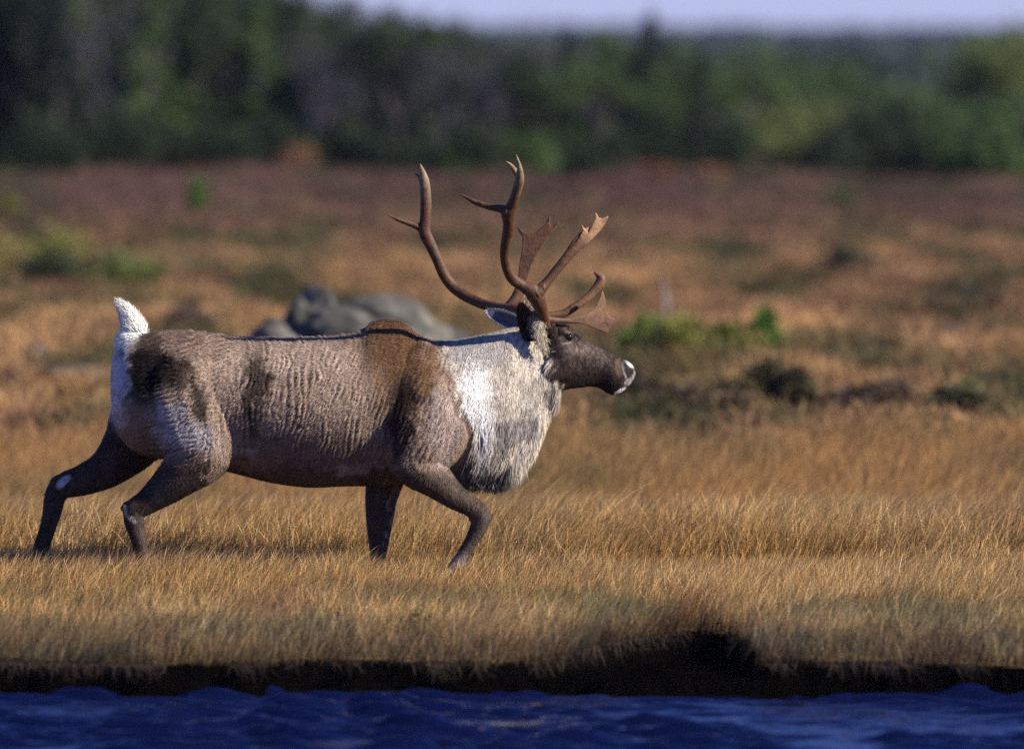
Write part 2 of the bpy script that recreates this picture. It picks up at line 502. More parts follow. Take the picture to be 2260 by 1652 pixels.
for x, tp, bt, hw, yc in T_:
    mid = (tp + bt) / 2; r = (bt - tp) / 2
    cz = np.cos(ph); sy = np.sin(ph)
    hump = math.exp(-((x - 855) / 75) ** 2)
    narrow = (.14 + .35 * hump) * np.clip(cz, 0, 1) ** 1.5
    keel = .18 * np.clip(-cz, 0, 1) ** 2 * (1 if x < 950 else 1.6)
    ww = hw * np.sign(sy) * np.abs(sy) ** .9 * (1 - narrow - keel)
    rings.append(np.array([W(x, mid - r * c_, yc + w_ / 460.) for c_, w_ in zip(cz, ww)]))
B.loft(rings)
# shoulder and upper arm mass (near / far)
for s in (-1, 1):
    B.tube([(930, 790, s * .10, 60, 40), (925, 860, s * .175, 78, 52), (925, 920, s * .215, 82, 52), (915, 975, s * .215, 78, 48), (905, 1020, s * .19, 58, 44)])
    B.tube([(955, 880, s * .165, 56, 40), (992, 935, s * .18, 46, 36), (985, 985, s * .18, 38, 32), (950, 1020, s * .18, 34, 30)])
# near foreleg, lifted
B.tube([(915, 960, -.21, 72, 50), (915, 1015, -.205, 58, 44), (962, 1060, -.19, 40, 34), (1003, 1095, -.17, 28, 25), (1040, 1117, -.16, 23, 21), (1061, 1137, -.155, 22, 20),
        (1056, 1163, -.155, 19, 18), (1038, 1197, -.155, 15, 15), (1020, 1228, -.155, 15, 14), (1008, 1248, -.155, 17, 15), (992, 1264, -.155, 14, 13)], n=5)
# far foreleg, planted
B.tube([(880, 960, .18, 66, 44), (855, 1040, .18, 46, 36), (842, 1095, .17, 36, 28), (838, 1145, .165, 30, 24), (836, 1185, .16, 24, 19), (835, 1220, .16, 18, 16), (837, 1250, .16, 17, 15), (841, 1272, .16, 15, 13)], grow=1.02)
# near hind leg
B.tube([(395, 820, -.13, 95, 62), (415, 890, -.175, 100, 56), (435, 950, -.19, 92, 52), (440, 1000, -.185, 72, 46), (400, 1045, -.18, 50, 38), (362, 1078, -.175, 38, 29), (325, 1106, -.17, 28, 20), (298, 1124, -.17, 24, 18),
        (296, 1148, -.17, 22, 17), (303, 1178, -.17, 18, 16), (311, 1210, -.17, 15, 14), (321, 1243, -.17, 14, 13), (333, 1268, -.17, 15, 13)], grow=1.02)
# knobs of the joints
B.tube([(275, 1120, -.17, 12, 10), (292, 1116, -.17, 15, 12)])
B.tube([(121, 1062, .17, 14, 11), (138, 1064, .17, 17, 13)])
B.tube([(1066, 1128, -.155, 16, 15), (1070, 1150, -.155, 15, 14)])
B.tube([(1040, 1140, -.155, 9, 8), (1052, 1150, -.155, 10, 10)])
B.tube([(326, 1262, -.17, 16, 14), (334, 1272, -.17, 15, 14)])
B.tube([(70, 1262, .17, 16, 14), (74, 1270, .17, 15, 14)])
# stifle fold to the flank
B.tube([(480, 850, -.13, 56, 44), (490, 920, -.155, 54, 42), (482, 970, -.175, 50, 36), (460, 1010, -.18, 38, 30)], grow=1.02)
# far hind leg, pushed back
B.tube([(370, 860, .12, 95, 60), (320, 930, .155, 80, 52), (285, 985, .16, 62, 44), (238, 1032, .165, 44, 32), (185, 1058, .17, 34, 24), (140, 1072, .17, 28, 19), (122, 1095, .17, 24, 17),
        (115, 1130, .17, 21, 16), (105, 1165, .17, 18, 15), (92, 1205, .17, 17, 15), (80, 1240, .17, 14, 13), (72, 1268, .17, 15, 13)], grow=1.02)
# tail stump
B.tube([(300, 760, 0, 18), (288, 740, 0, 16), (278, 715, 0, 12)])
# mane pouch under the throat
B.tube([(1202, 872, .02, 26, 24), (1160, 942, .01, 42, 38), (1122, 998, 0, 42, 40), (1080, 1015, 0, 36, 36), (1030, 1020, 0, 30, 36)])
# head; turned a little away from the lens
HT = .34
def hy(x): return .02 + (x - 1210) / 460. * HT
HEAD = [(1176, 735, 840, 18), (1192, 720, 856, 28), (1210, 714, 864, 40), (1228, 714, 864, 47), (1248, 719, 860, 42), (1266, 733, 857, 36), (1284, 745, 855, 31),
        (1304, 757, 853, 28), (1324, 768, 857, 27), (1342, 777, 868, 29), (1356, 783, 872, 29), (1370, 789, 869, 28), (1382, 795, 860, 26), (1391, 801, 847, 21), (1397, 808, 838, 15), (1401, 816, 828, 8)]
rings = []
for x, tp, bt, hw in catmull(HEAD, 4):
    mid = (tp + bt) / 2; r = (bt - tp) / 2
    cz = np.cos(ph); sy = np.sin(ph)
    ww = hw * np.sign(sy) * np.abs(sy) ** .85 * (1 - .28 * np.clip(-cz, 0, 1) ** 1.3 - .10 * np.clip(cz, 0, 1) ** 2)
    rings.append(np.array([W(x + w_ * -HT * .9, mid - r * c_, hy(x) + w_ / 460.) for c_, w_ in zip(cz, ww)]))
B.loft(rings)
# brow ridges, cheek, nostril swelling, antler pedicles
B.tube([(1236, 733, hy(1238) - .078, 11, 7), (1250, 731, hy(1250) - .079, 10, 7), (1264, 740, hy(1262) - .066, 8, 6)])
B.tube([(1242, 724, hy(1242), 9, 30), (1256, 727, hy(1256), 8, 26)])
B.tube([(1225, 810, hy(1225) - .085, 32, 10), (1258, 815, hy(1258) - .066, 26, 8)])
B.tube([(1376, 818, hy(1376) - .045, 15, 9), (1388, 822, hy(1388) - .038, 13, 9)])
B.tube([(1214, 735, -.03, 16), (1212, 716, -.05, 14)])
B.tube([(1196, 735, .10, 16), (1190, 712, .12, 13)])
body_me = B.union("body", .0056, 4, .5)
V, Nn = mesh_arrays(body_me)
def ridge_wave(V):
    """wrinkled winter coat: wavy upright folds on the flank, lengthwise ones on the rump"""
    px, py = proj(V)
    w1 = (fnoise(px * .012, py * .009, 601, 2) - .5); w2 = (fnoise(px * .045, py * .03, 611, 2) - .5)
    a = (px + .32 * (py - 900) * sstep(560, 850, px) + 34 * w1 + 17 * w2) / 11.0
    b_ = (py + .25 * px + 34 * w1 + 17 * w2) / 10.5
    r = sstep(430, 560, px + (py - 850) * .35)
    v = np.sin(2 * math.pi * a) * r + np.sin(2 * math.pi * b_) * (1 - r)
    brk = .1 + 1.3 * sstep(.25, .75, fnoise(px * .07, py * .03, 621, 2))
    m = sstep(285, 330, px) * (1 - sstep(960, 1030, px)) * (1 - sstep(1000, 1060, py)) * (1 - .75 * np.exp(-(((px - 870) / 60) ** 2)) * (py < 880))
    return v * brk * m, m
rv, rm = ridge_wave(V)
V = V + Nn * (rv * .0023)[:, None]
body_me.vertices.foreach_set("co", V.astype(np.float32).ravel()); body_me.update()
V, Nn = mesh_arrays(body_me)

def coat(V):
    px, py = proj(V)
    y = V[:, 1] - D0
    n = fnoise(px * .03, py * .018, 201, 3); nf = fnoise(px * .11, py * .06, 211, 2)
    px = px + (n - .5) * 60 + (nf - .5) * 34; py = py + (fnoise(px * .03, py * .03, 221, 2) - .5) * 40
    flank = np.array([.245, .172, .122])
    c = np.broadcast_to(flank, V.shape).copy()
    def g(cx, cy, rx, ry, k=1.0):
        return sstep(0, 1, np.clip((1.5 - np.sqrt(((px - cx) / rx) ** 2 + ((py - cy) / ry) ** 2)) * 1.05, 0, 1)) * k
    c = mixc(c, np.array([.36, .27, .20]), g(640, 790, 150, 40, .6))
    c = mixc(c, np.array([.022, .013, .009]), g(560, 870, 26, 95, .9))  # flank beside the thigh edge: shadow painted into the coat
    c = mixc(c, np.array([.16, .105, .075]), g(380, 765, 90, 42, .8))
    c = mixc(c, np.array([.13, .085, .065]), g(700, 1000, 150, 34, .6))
    hump = sstep(770, 850, px - (py - 740) * .10) * (1 - sstep(905, 1000, px - (py - 740) * .22)) * (1 - sstep(840, 985, py))
    c = mixc(c, np.array([.098, .048, .020]), hump * .95)
    c = mixc(c, np.array([.022, .013, .009]), np.clip(g(884, 925, 26, 90, .96) + g(935, 880, 40, 16, .75), 0, .96))  # hollow behind the shoulder: its shade is painted into the coat
    c = mixc(c, np.array([.30, .235, .205]), g(975, 945, 34, 80, .7))
    c = mixc(c, np.array([.006, .005, .004]), np.clip(g(320, 820, 42, 68, .98) + g(368, 822, 44, 34, .85), 0, .98))  # rump turned from the sun: painted shade over some dark fur
    c = mixc(c, np.array([.030, .019, .013]), np.clip(g(447, 885, 15, 62, .9) + g(405, 830, 34, 26, .65), 0, .9))
    c = mixc(c, np.array([.34, .31, .31]), np.clip(g(380, 935, 38, 48, .8) + g(425, 965, 40, 34, .7), 0, .85))
    c = mixc(c, np.array([.36, .27, .22]), g(488, 975, 16, 26, .7))
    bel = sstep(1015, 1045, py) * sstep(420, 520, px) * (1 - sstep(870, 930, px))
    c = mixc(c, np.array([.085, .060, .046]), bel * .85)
    c = mixc(c, np.array([.36, .31, .27]), np.clip(g(790, 1028, 66, 9, .6) + g(545, 992, 22, 9, .6), 0, .7))
    edge = np.interp(py, [740, 830, 900, 960, 1000, 1040], [975, 1003, 1020, 1046, 1035, 1000])
    ew = 14 + 34 * (1 - sstep(760, 860, py))
    mane = sstep(-ew, ew, px - edge) * (1 - sstep(1045, 1075, py + (px < 1010) * 40)) * (1 - sstep(-6, 6, (py - 1022) - (px - 985) * .55) * (y < -.08))
    pale = np.array([.47, .405, .32])
    c = mixc(c, pale, mane)
    c = mixc(c, np.array([.90, .85, .76]), g(1056, 885, 34, 92, .95) * mane)
    c = mixc(c, np.array([.16, .145, .15]), np.clip(g(1128, 940, 50, 20, .7) + g(1165, 880, 22, 60, .4), 0, 1) * mane)  # shadow of the head on the neck, painted into the mane colour
    c = mixc(c, np.array([.34, .31, .30]), g(1060, 775, 70, 30, .6) * mane)
    c = mixc(c, np.array([.085, .075, .075]), g(1078, 1026, 76, 24, .95) * mane)
    c = mixc(c, np.array([.24, .19, .165]), sstep(1195, 1245, px) * mane * .45)
    wr = 1 - sstep(268, 292, px + (py - 850) * -.06)
    c = mixc(c, np.array([.55, .53, .55]), wr * (1 - sstep(890, 950, py)) * .85)
    c = mixc(c, np.array([.80, .77, .68]), (1 - sstep(740, 785, py)) * (1 - sstep(278, 302, px)))
    LEG = np.array([.046, .032, .024])
    hind = (px < 450) * sstep(985, 1045, py + (y > 0) * 55 + (380 - px) * .15 * (px < 380))
    LEGV = LEG * (.55 + 1.3 * fnoise(px * .05 + py * .03, py * .02 - px * .02, 231, 3) ** 1.5)[:, None]
    c = mixc(c, LEGV, hind)
    fore = sstep(1015, 1065, py) * (px > 790) * (px < 1110) * (1 - mane)
    c = mixc(c, LEGV * 1.4, fore * .95)
    c = mixc(c, np.array([.30, .23, .20]), np.clip(g(1010, 1240, 12, 20, .7) + g(862, 1150, 7, 90, .5), 0, .85))  # far foreleg strip: sunlit edge of the leg painted pale
    px0, py0 = proj(V)
    def e(cx, cy, rx, ry, a=0):
        ca, sa = math.cos(a), math.sin(a)
        u = (px0 - cx) * ca + (py0 - cy) * sa; w = -(px0 - cx) * sa + (py0 - cy) * ca
        return 1 - sstep(.6, 1.15, np.sqrt((u / rx) ** 2 + (w / ry) ** 2))
    c = mixc(c, np.array([.40, .38, .38]), e(140, 1062, 21, 8 + 3 * nf, -.75) * (nf > .3) * (y > 0))
    c = mixc(c, np.array([.34, .30, .26]), np.clip(e(277, 1126, 5, 16, -.15) + e(288, 1142, 18, 5, .6), 0, 1) * (y < 0))
    # head
    head = sstep(1203, 1224, px0 - (py0 - 790) * .30 + (nf - .5) * 44) * (py0 < 872) * (px0 > 1188)
    face = np.array([.030, .020, .016])
    fm = fnoise(px0 * .22, py0 * .16, 241, 3)
    c = mixc(c, face * (.35 + 1.5 * sstep(.25, .8, fm))[:, None], head)
    hf = lambda m, k, col: mixc(c, np.array(col), m * k)
    H_ = (px0 > 1200) & (py0 < 880)
    c = mixc(c, np.array([.012, .008, .007]), H_ * np.clip(e(1224, 768, 13, 36, -.1), 0, 1) * .92)  # shade between cheek and neck painted onto the back of the head
    c = mixc(c, np.array([.018, .012, .010]), H_ * head * sstep(798, 828, py0 + (px0 - 1290) * -.06) * (px0 < 1362) * .92)  # lower face and jaw: underside shade painted into the fur
    c = mixc(c, np.array([.17, .12, .10]), H_ * np.exp(-(((px0 - 1300 - (py0 - 775) * 1.1) / 50) ** 2 + ((py0 - 772) / 13) ** 2)) * .35 * (.4 + 1.2 * fm))
    c = mixc(c, np.array([.28, .21, .17]), H_ * np.clip(e(1254, 733, 10, 3, .15) + e(1251, 757, 12, 3, -.1) + e(1272, 768, 3.5, 12, -.25), 0, 1) * .42)
    c = mixc(c, np.array([.035, .022, .018]), H_ * e(1267, 757, 3, 14, -.35) * .9)
    nose = H_ * np.clip(e(1390, 804, 14, 5, .75) * .9 + e(1378, 820, 3.5, 20, -.30) * .35 + e(1386, 843, 15, 7, -.7) * .5 + e(1399, 828, 5, 12, 0) * .6, 0, 1) * (.6 + .6 * nf)
    c = mixc(c, np.array([.42, .39, .38]), nose)
    c = mixc(c, np.array([.70, .67, .60]), H_ * e(1368, 863, 16, 4.2, -.55))
    c = mixc(c, np.array([.012, .008, .008]), H_ * np.clip(e(1394, 819, 4.5, 9, -.35) + e(1383, 821, 3, 13, -.25) * .9 + e(1360, 851, 26, 1.8, -.06), 0, 1))
    c = mixc(c, np.array([.10, .055, .035]), H_ * e(1366, 812, 9, 24, -.1) * .6)
    c = c * (.72 + .56 * nf)[:, None]
    rv, rm = ridge_wave(V)
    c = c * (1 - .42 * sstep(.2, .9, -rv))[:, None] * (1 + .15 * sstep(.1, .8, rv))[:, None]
    return np.clip(c, 0, .9)

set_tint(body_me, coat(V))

# fur material: wrinkled winter coat
def mat_coat(name, ridges=True, rough=.65, spec=.10):
    m, nt, b = mat_new(name); L = nt.links
    at = nt.nodes.new("ShaderNodeAttribute"); at.attribute_name = "tint"
    tc = nt.nodes.new("ShaderNodeTexCoord")
    b.inputs["Roughness"].default_value = rough; b.inputs["Specular IOR Level"].default_value = spec
    b.inputs["Sheen Weight"].default_value = 0
    if ridges:
        wob = nt.nodes.new("ShaderNodeTexNoise"); wob.inputs["Scale"].default_value = 5; wob.inputs["Detail"].default_value = 3
        L.new(tc.outputs["Object"], wob.inputs["Vector"])
        add = nt.nodes.new("ShaderNodeMixRGB"); add.blend_type = 'LINEAR_LIGHT'; add.inputs[0].default_value = .05
        L.new(tc.outputs["Object"], add.inputs[1]); L.new(wob.outputs["Color"], add.inputs[2])
        mp = nt.nodes.new("ShaderNodeMapping"); mp.inputs["Scale"].default_value = (62, 30, 15); mp.inputs["Rotation"].default_value = (0, math.radians(14), 0)
        L.new(add.outputs[0], mp.inputs[0])
        n = nt.nodes.new("ShaderNodeTexNoise"); n.inputs["Scale"].default_value = 1.0; n.inputs["Detail"].default_value = 2.0; n.inputs["Distortion"].default_value = .8
        L.new(mp.outputs[0], n.inputs["Vector"])
        n2 = nt.nodes.new("ShaderNodeTexNoise"); n2.inputs["Scale"].default_value = 150; n2.inputs["Detail"].default_value = 2
        L.new(tc.outputs["Object"], n2.inputs["Vector"])
        sm = nt.nodes.new("ShaderNodeMath"); sm.operation = 'MULTIPLY_ADD'; sm.inputs[1].default_value = .18
        L.new(n2.outputs["Fac"], sm.inputs[0]); L.new(n.outputs["Fac"], sm.inputs[2])
        bp = nt.nodes.new("ShaderNodeBump"); bp.inputs["Strength"].default_value = .7; bp.inputs["Distance"].default_value = .012
        L.new(sm.outputs[0], bp.inputs["Height"]); L.new(bp.outputs[0], b.inputs["Normal"])
    L.new(at.outputs["Color"], b.inputs["Base Color"])
    return m
m_body = mat_coat("winter_coat")
m_hair = mat_tint("guard_hair", rough=.55, spec=.08, translucent=.06)
body = link("body", body_me, m_body, caribou)

# ---- fur strands
def tri_sample(me, wfun, N):
    me.calc_loop_triangles()
    nt_ = len(me.loop_triangles); T = np.empty(nt_ * 3, np.int32); me.loop_triangles.foreach_get("vertices", T); T = T.reshape(-1, 3)
    A = V[T[:, 0]]; Bv = V[T[:, 1]]; Cv = V[T[:, 2]]
    area = np.linalg.norm(np.cross(Bv - A, Cv - A), axis=1) * wfun((A + Bv + Cv) / 3)
    p = area / area.sum(); k = rng.choice(nt_, N, p=p)
    r1 = np.sqrt(rng.uniform(0, 1, N)); r2 = rng.uniform(0, 1, N)
    a, b_, c_ = (1 - r1)[:, None], (r1 * (1 - r2))[:, None], (r1 * r2)[:, None]
    P = A[k] * a + Bv[k] * b_ + Cv[k] * c_
    Nm = Nn[T[k, 0]] * a + Nn[T[k, 1]] * b_ + Nn[T[k, 2]] * c_
    Nm /= np.linalg.norm(Nm, axis=1)[:, None] + 1e-9
    return P, Nm

def strands(P, Nm, D, Ln, Wd, lift, col, grav=None, seg=2, tipmul=1.1):
    """flat tapered hairs lying on a surface: D growth direction, lift = how far they stand off"""
    D = D - Nm * np.sum(D * Nm, 1)[:, None]; D /= np.linalg.norm(D, axis=1)[:, None] + 1e-9
    Wv = np.cross(Nm, D) * (Wd / 2)[:, None]
    pts = []; cols = []
    for k in range(seg + 1):
        t = k / seg
        c = P + D * (Ln * t)[:, None] + Nm * (Ln * lift * (t - .45 * t * t))[:, None]
        if grav is not None: c[:, 2] -= grav * Ln * t * t
        cc = col * (1 + (tipmul - 1) * t)
        if k < seg:
            wsc = 1 - .45 * t
            pts += [c - Wv * wsc, c + Wv * wsc]; cols += [cc, cc]
        else: pts.append(c); cols.append(cc)
    nv = len(pts); N = len(P)
    VV = np.stack(pts, 1).reshape(-1, 3); C = np.stack(cols, 1).reshape(-1, 3)
    base_ = (np.arange(N) * nv)[:, None]
    q = np.concatenate([base_ + np.array([[2 * k, 2 * k + 1, 2 * k + 3, 2 * k + 2]]) for k in range(seg - 1)], 0) if seg > 1 else None
    kk = 2 * (seg - 1)
    return VV, q, base_ + np.array([[kk, kk + 1, kk + 2]]), np.clip(C, 0, .92)

def mane_w(P):
    px, py = proj(P)
    return sstep(-5 - 20 * (py < 800), 45, px - np.interp(py, [740, 830, 900, 960, 1000, 1040], [975, 1003, 1020, 1046, 1035, 1000])) * (py < 1060) * np.where(py < 872, 1 - sstep(1190, 1214, px - (py - 790) * .30), 1) * (1 - .8 * np.exp(-(((px - 1056) / 26) ** 2 + ((py - 885) / 80) ** 2))) * (py > 722)

def dirs(P):
    px, py = proj(P)
    d = np.tile(np.array([-.75, 0, -.55]), (len(P), 1))
    leg = sstep(1040, 1090, py)[:, None]; d = d * (1 - leg) + np.array([-.1, 0, -1.]) * leg
    hd = (sstep(1225, 1250, px) * (py < 875))[:, None]; d = d * (1 - hd) + np.array([-.8, 0, -.25]) * hd
    mn = mane_w(P)[:, None]; d = d * (1 - mn) + np.array([-.25, 0, -1.]) * mn
    d += rng.normal(0, .16, d.shape)
    return d

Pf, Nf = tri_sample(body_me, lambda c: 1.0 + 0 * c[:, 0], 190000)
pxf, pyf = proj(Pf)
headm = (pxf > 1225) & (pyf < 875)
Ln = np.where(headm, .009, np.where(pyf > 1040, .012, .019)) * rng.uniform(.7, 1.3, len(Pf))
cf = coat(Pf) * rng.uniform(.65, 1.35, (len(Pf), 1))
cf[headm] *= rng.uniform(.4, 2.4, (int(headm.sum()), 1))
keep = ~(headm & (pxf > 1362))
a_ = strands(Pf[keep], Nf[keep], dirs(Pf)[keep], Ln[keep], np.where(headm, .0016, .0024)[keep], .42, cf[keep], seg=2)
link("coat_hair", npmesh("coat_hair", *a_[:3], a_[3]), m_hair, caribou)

Pm, Nm_ = tri_sample(body_me, lambda c: mane_w(c) + .0, 46000)
pxm, pym = proj(Pm)
low = sstep(900, 1030, pym) + sstep(1190, 1235, pxm) * .6
cl = fnoise(pxm * .06, pym * .025, 301, 2)
Lm = (.020 + .070 * np.clip(low, 0, 1.2)) * rng.uniform(.6, 1.25, len(Pm))
dm = np.tile(np.array([-.22, 0, -1.]), (len(Pm), 1)); dm[:, 0] += (cl - .5) * 1.3; dm += rng.normal(0, .12, dm.shape)
cm = coat(Pm) * (rng.uniform(.5, 1.25, len(Pm)) * (.62 + .68 * sstep(.28, .62, fnoise(pxm * .34 + pym * .06, pym * .06, 311, 2))))[:, None]
a_ = strands(Pm, Nm_, dm, Lm, rng.uniform(.0025, .005, len(Pm)), .30, cm, grav=.35, seg=3)
link("mane", npmesh("mane", *a_[:3], a_[3]), m_hair, caribou)

# ---- tail
TL = Shape()
TL.tube([(292, 775, 0, 28, 22), (296, 750, 0, 31, 22), (295, 728, 0, 27, 20), (288, 706, 0, 20, 15), (277, 688, 0, 13, 10), (264, 674, 0, 5, 4)], n=6)
tail_me = TL.union("tail", .004, 3)
Vb, Nb = V, Nn
V, Nn = mesh_arrays(tail_me)
tc_ = lambda P: np.tile(np.array([.80, .76, .66]), (len(P), 1)) * (.85 + .3 * fnoise(proj(P)[0] * .15, proj(P)[1] * .1, 5)[:, None])
set_tint(tail_me, tc_(V))
tail = link("tail", tail_me, m_hair, caribou)
Pt, Nt_ = tri_sample(tail_me, lambda c: 1 + 0 * c[:, 0], 6000)
dt = np.tile(np.array([-.45, 0, .85]), (len(Pt), 1)) + rng.normal(0, .25, (len(Pt), 3))
dt = np.where((proj(Pt)[1] > 735)[:, None], np.array([-.9, 0, -.1]) + rng.normal(0, .2, (len(Pt), 3)), dt)
a_ = strands(Pt, Nt_, dt, rng.uniform(.02, .055, len(Pt)), rng.uniform(.002, .0035, len(Pt)), .55, tc_(Pt) * rng.uniform(.75, 1.15, (len(Pt), 1)), seg=3)
link("tail_hair", npmesh("tail_hair", *a_[:3], a_[3]), m_hair, tail)
V, Nn = Vb, Nb

# ---- antlers
AX = lambda cx: 841.3 + .25077 * cx
AY = lambda cy: 313.9 + .25077 * cy
ZB = W(900, 742, 0)[2]
KS = -SUN[1] / SUN[2]
def plane_y(px, py, off=-.085):
    z = W(px, py, -.3)[2]
    return off - KS * max(z - ZB, -.05)
def conv(L, yf, flat=1.0):
    out = []
    fl = flat if hasattr(flat, '__len__') else [flat] * len(L)
    for k, (cx, cy, r) in enumerate(L):
        flat = fl[k]; r = r * 1.22
        px, py = AX(cx), AY(cy)
        out.append((px, py, yf(px, py), r * .25077, r * .25077 * flat))
    return out
Na = Shape()
def yn(px, py): return plane_y(px, py) + .045 * float(sstep(672, 722, py))
Na.tube(conv([(1440, 1620, 40), (1432, 1560, 40), (1405, 1460, 48), (1365, 1360, 62), (1320, 1305, 58), (1240, 1262, 42), (1150, 1195, 39), (1098, 1085, 34), (1086, 965, 34), (1104, 850, 38), (1124, 720, 42),
              (1118, 625, 50), (1150, 555, 40), (1188, 440, 35), (1215, 335, 35), (1218, 230, 20), (1188, 108, 4)], yn, .8), n=6)
Na.tube(conv([(1212, 320, 26), (1172, 245, 19), (1136, 195, 11), (1095, 168, 3)], lambda a, b_: yn(a, b_) + .04, .8))
def yb(px, py):  # back tine leans inward
    return yn(AX(1100), AY(590)) + (AX(1100) - px) / 460. * .35
Na.tube(conv([(1110, 605, 40), (1050, 585, 30), (930, 562, 23), (830, 530, 19), (760, 492, 13), (690, 455, 4)], yb, .9))
y0 = yn(AX(1380), AY(1320))
def yfr(px, py): return y0 + (px - AX(1380)) / 460. * .28
Na.tube(conv([(1355, 1330, 55), (1410, 1285, 42), (1470, 1215, 33), (1550, 1115, 34), (1640, 1005, 36), (1710, 905, 38), (1770, 830, 36), (1830, 770, 30)], yfr, [.8, .8, .8, .75, .6, .4, .22, .12]))
for Lp in ([(1785, 810, 14), (1778, 770, 11), (1764, 728, 5)], [(1896, 690, 13), (1896, 655, 11), (1884, 620, 5)], [(1940, 700, 16), (1965, 680, 14), (1994, 655, 8)]):
    Na.tube(conv(Lp, yfr, .8))
OUT = [(1575, 1120), (1545, 1100), (1640, 985), (1708, 890), (1752, 820), (1772, 780), (1764, 732), (1782, 745), (1798, 780), (1822, 800), (1850, 745), (1880, 680), (1884, 622), (1902, 640), (1912, 662), (1945, 670), (1985, 652), (1996, 668), (1975, 710), (1930, 775), (1870, 840), (1790, 915), (1700, 1000)]
Na.plate([(AX(a), AY(b_)) for a, b_ in OUT], yfr, .022)
Na.plate([(AX(a), AY(b_)) for a, b_ in [(1270, 1262), (1330, 1284), (1375, 1284), (1430, 1250), (1440, 1290), (1425, 1350), (1360, 1350)]], lambda a, b_: yn(AX(1380), AY(1320)), .034)
# brow palm
bp_ = [(1222, 704), (1264.7, 701), (1291, 695.6), (1312.5, 681), (1323, 660), (1328.5, 640), (1332, 644), (1336.5, 662), (1339, 689), (1347, 701), (1355, 703), (1357, 708), (1352, 715), (1350, 722), (1339, 738), (1327, 731), (1315, 726), (1288.7, 715.6), (1262, 711.6), (1222, 713)]
def ybr(px, py): return -.055 + (px - 1215) / 460. * .60
Na.plate(bp_, ybr, .020)
Na.tube([(1200, 704, ybr(1200, 0), 9, 9), (1232, 707, ybr(1232, 0), 7, 6), (1262, 708, ybr(1262, 0), 6.5, 4), (1290, 706, ybr(1290, 0), 8, 3), (1312, 704, ybr(1312, 0), 8, 2)])
near_me = Na.union("antler", .0028, 4)

Fa = Shape()
def yfar(px, py):
    # sweeps outwards and back from the far pedicle
    return float(np.interp(px, [925, 1000, 1060, 1190], [.42, .44, .36, .11]))
Fa.tube(conv([(1410, 1600, 36), (1330, 1545, 38), (1200, 1480, 40), (1060, 1462, 38), (920, 1432, 38), (800, 1382, 40), (690, 1318, 42), (605, 1240, 42), (540, 1140, 40), (485, 1010, 40), (425, 885, 43), (380, 780, 46),
              (388, 680, 42), (394, 560, 42), (390, 440, 40), (380, 340, 36), (366, 265, 22), (342, 190, 4)], yfar, .8), n=6)
Fa.tube(conv([(368, 360, 26), (338, 310, 16), (310, 285, 9), (286, 268, 3)], lambda a, b_: .44, .8))
Fa.tube(conv([(385, 770, 34), (310, 738, 24), (230, 708, 20), (150, 680, 16), (62, 642, 5)], lambda a, b_: .43 - (AX(370) - a) / 460. * .3, .9))
def yf2(px, py): return .30 + (AY(1430) - py) / 460. * .25
Fa.tube(conv([(1100, 1470, 40), (1160, 1410, 40), (1208, 1320, 38), (1240, 1210, 36), (1262, 1110, 36), (1275, 1020, 36)], yf2, [.8, .7, .6, .5, .3, .15]))
for Lp in ([(1260, 820, 20), (1228, 780, 14), (1196, 746, 5)], [(1462, 740, 20), (1472, 700, 14), (1482, 650, 5)], [(1480, 770, 20), (1520, 745, 15), (1564, 712, 5)]):
    Fa.tube(conv(Lp, yf2, .8))
OF = [(1250, 1290), (1190, 1300), (1204, 1200), (1212, 1100), (1222, 1040), (1240, 940), (1244, 840), (1222, 790), (1196, 748), (1225, 760), (1280, 805), (1350, 802), (1420, 745), (1462, 700), (1480, 652), (1490, 660), (1484, 720), (1500, 742), (1560, 712), (1566, 722), (1535, 765), (1480, 820), (1430, 900), (1375, 985), (1330, 1070), (1305, 1150), (1285, 1220)]
Fa.plate([(AX(a), AY(b_)) for a, b_ in OF], yf2, .022)
def yfb(px, py): return .11 + (px - AX(1450)) / 460. * .30
Fa.tube(conv([(1380, 1560, 30), (1480, 1525, 28), (1600, 1508, 30), (1700, 1450, 31), (1800, 1380, 31), (1875, 1305, 32), (1922, 1245, 38), (1932, 1195, 34), (1905, 1165, 20), (1868, 1143, 4)], yfb, .7))
far_me = Fa.union("antler", .0028, 3)

def mat_antler():
    m, nt, b = mat_new("antler_bone"); L = nt.links
    at = nt.nodes.new("ShaderNodeAttribute"); at.attribute_name = "tint"
    tc = nt.nodes.new("ShaderNodeTexCoord")
    n = nt.nodes.new("ShaderNodeTexNoise"); n.inputs["Scale"].default_value = 34; n.inputs["Detail"].default_value = 7; n.inputs["Roughness"].default_value = .65
    L.new(tc.outputs["Object"], n.inputs["Vector"])
    mr = nt.nodes.new("ShaderNodeMapRange"); mr.inputs[1].default_value = .3; mr.inputs[2].default_value = .7; mr.inputs[3].default_value = .6; mr.inputs[4].default_value = 1.35
    L.new(n.outputs["Fac"], mr.inputs[0])
    mx = nt.nodes.new("ShaderNodeVectorMath"); mx.operation = 'SCALE'
    L.new(at.outputs["Color"], mx.inputs[0]); L.new(mr.outputs[0], mx.inputs["Scale"]); L.new(mx.outputs[0], b.inputs["Base Color"])
    b.inputs["Roughness"].default_value = .58; b.inputs["Specular IOR Level"].default_value = .3
    bp = nt.nodes.new("ShaderNodeBump"); bp.inputs["Strength"].default_value = .8; bp.inputs["Distance"].default_value = .006
    L.new(n.outputs["Fac"], bp.inputs["Height"]); L.new(bp.outputs[0], b.inputs["Normal"])
    return m
m_ant = mat_antler()
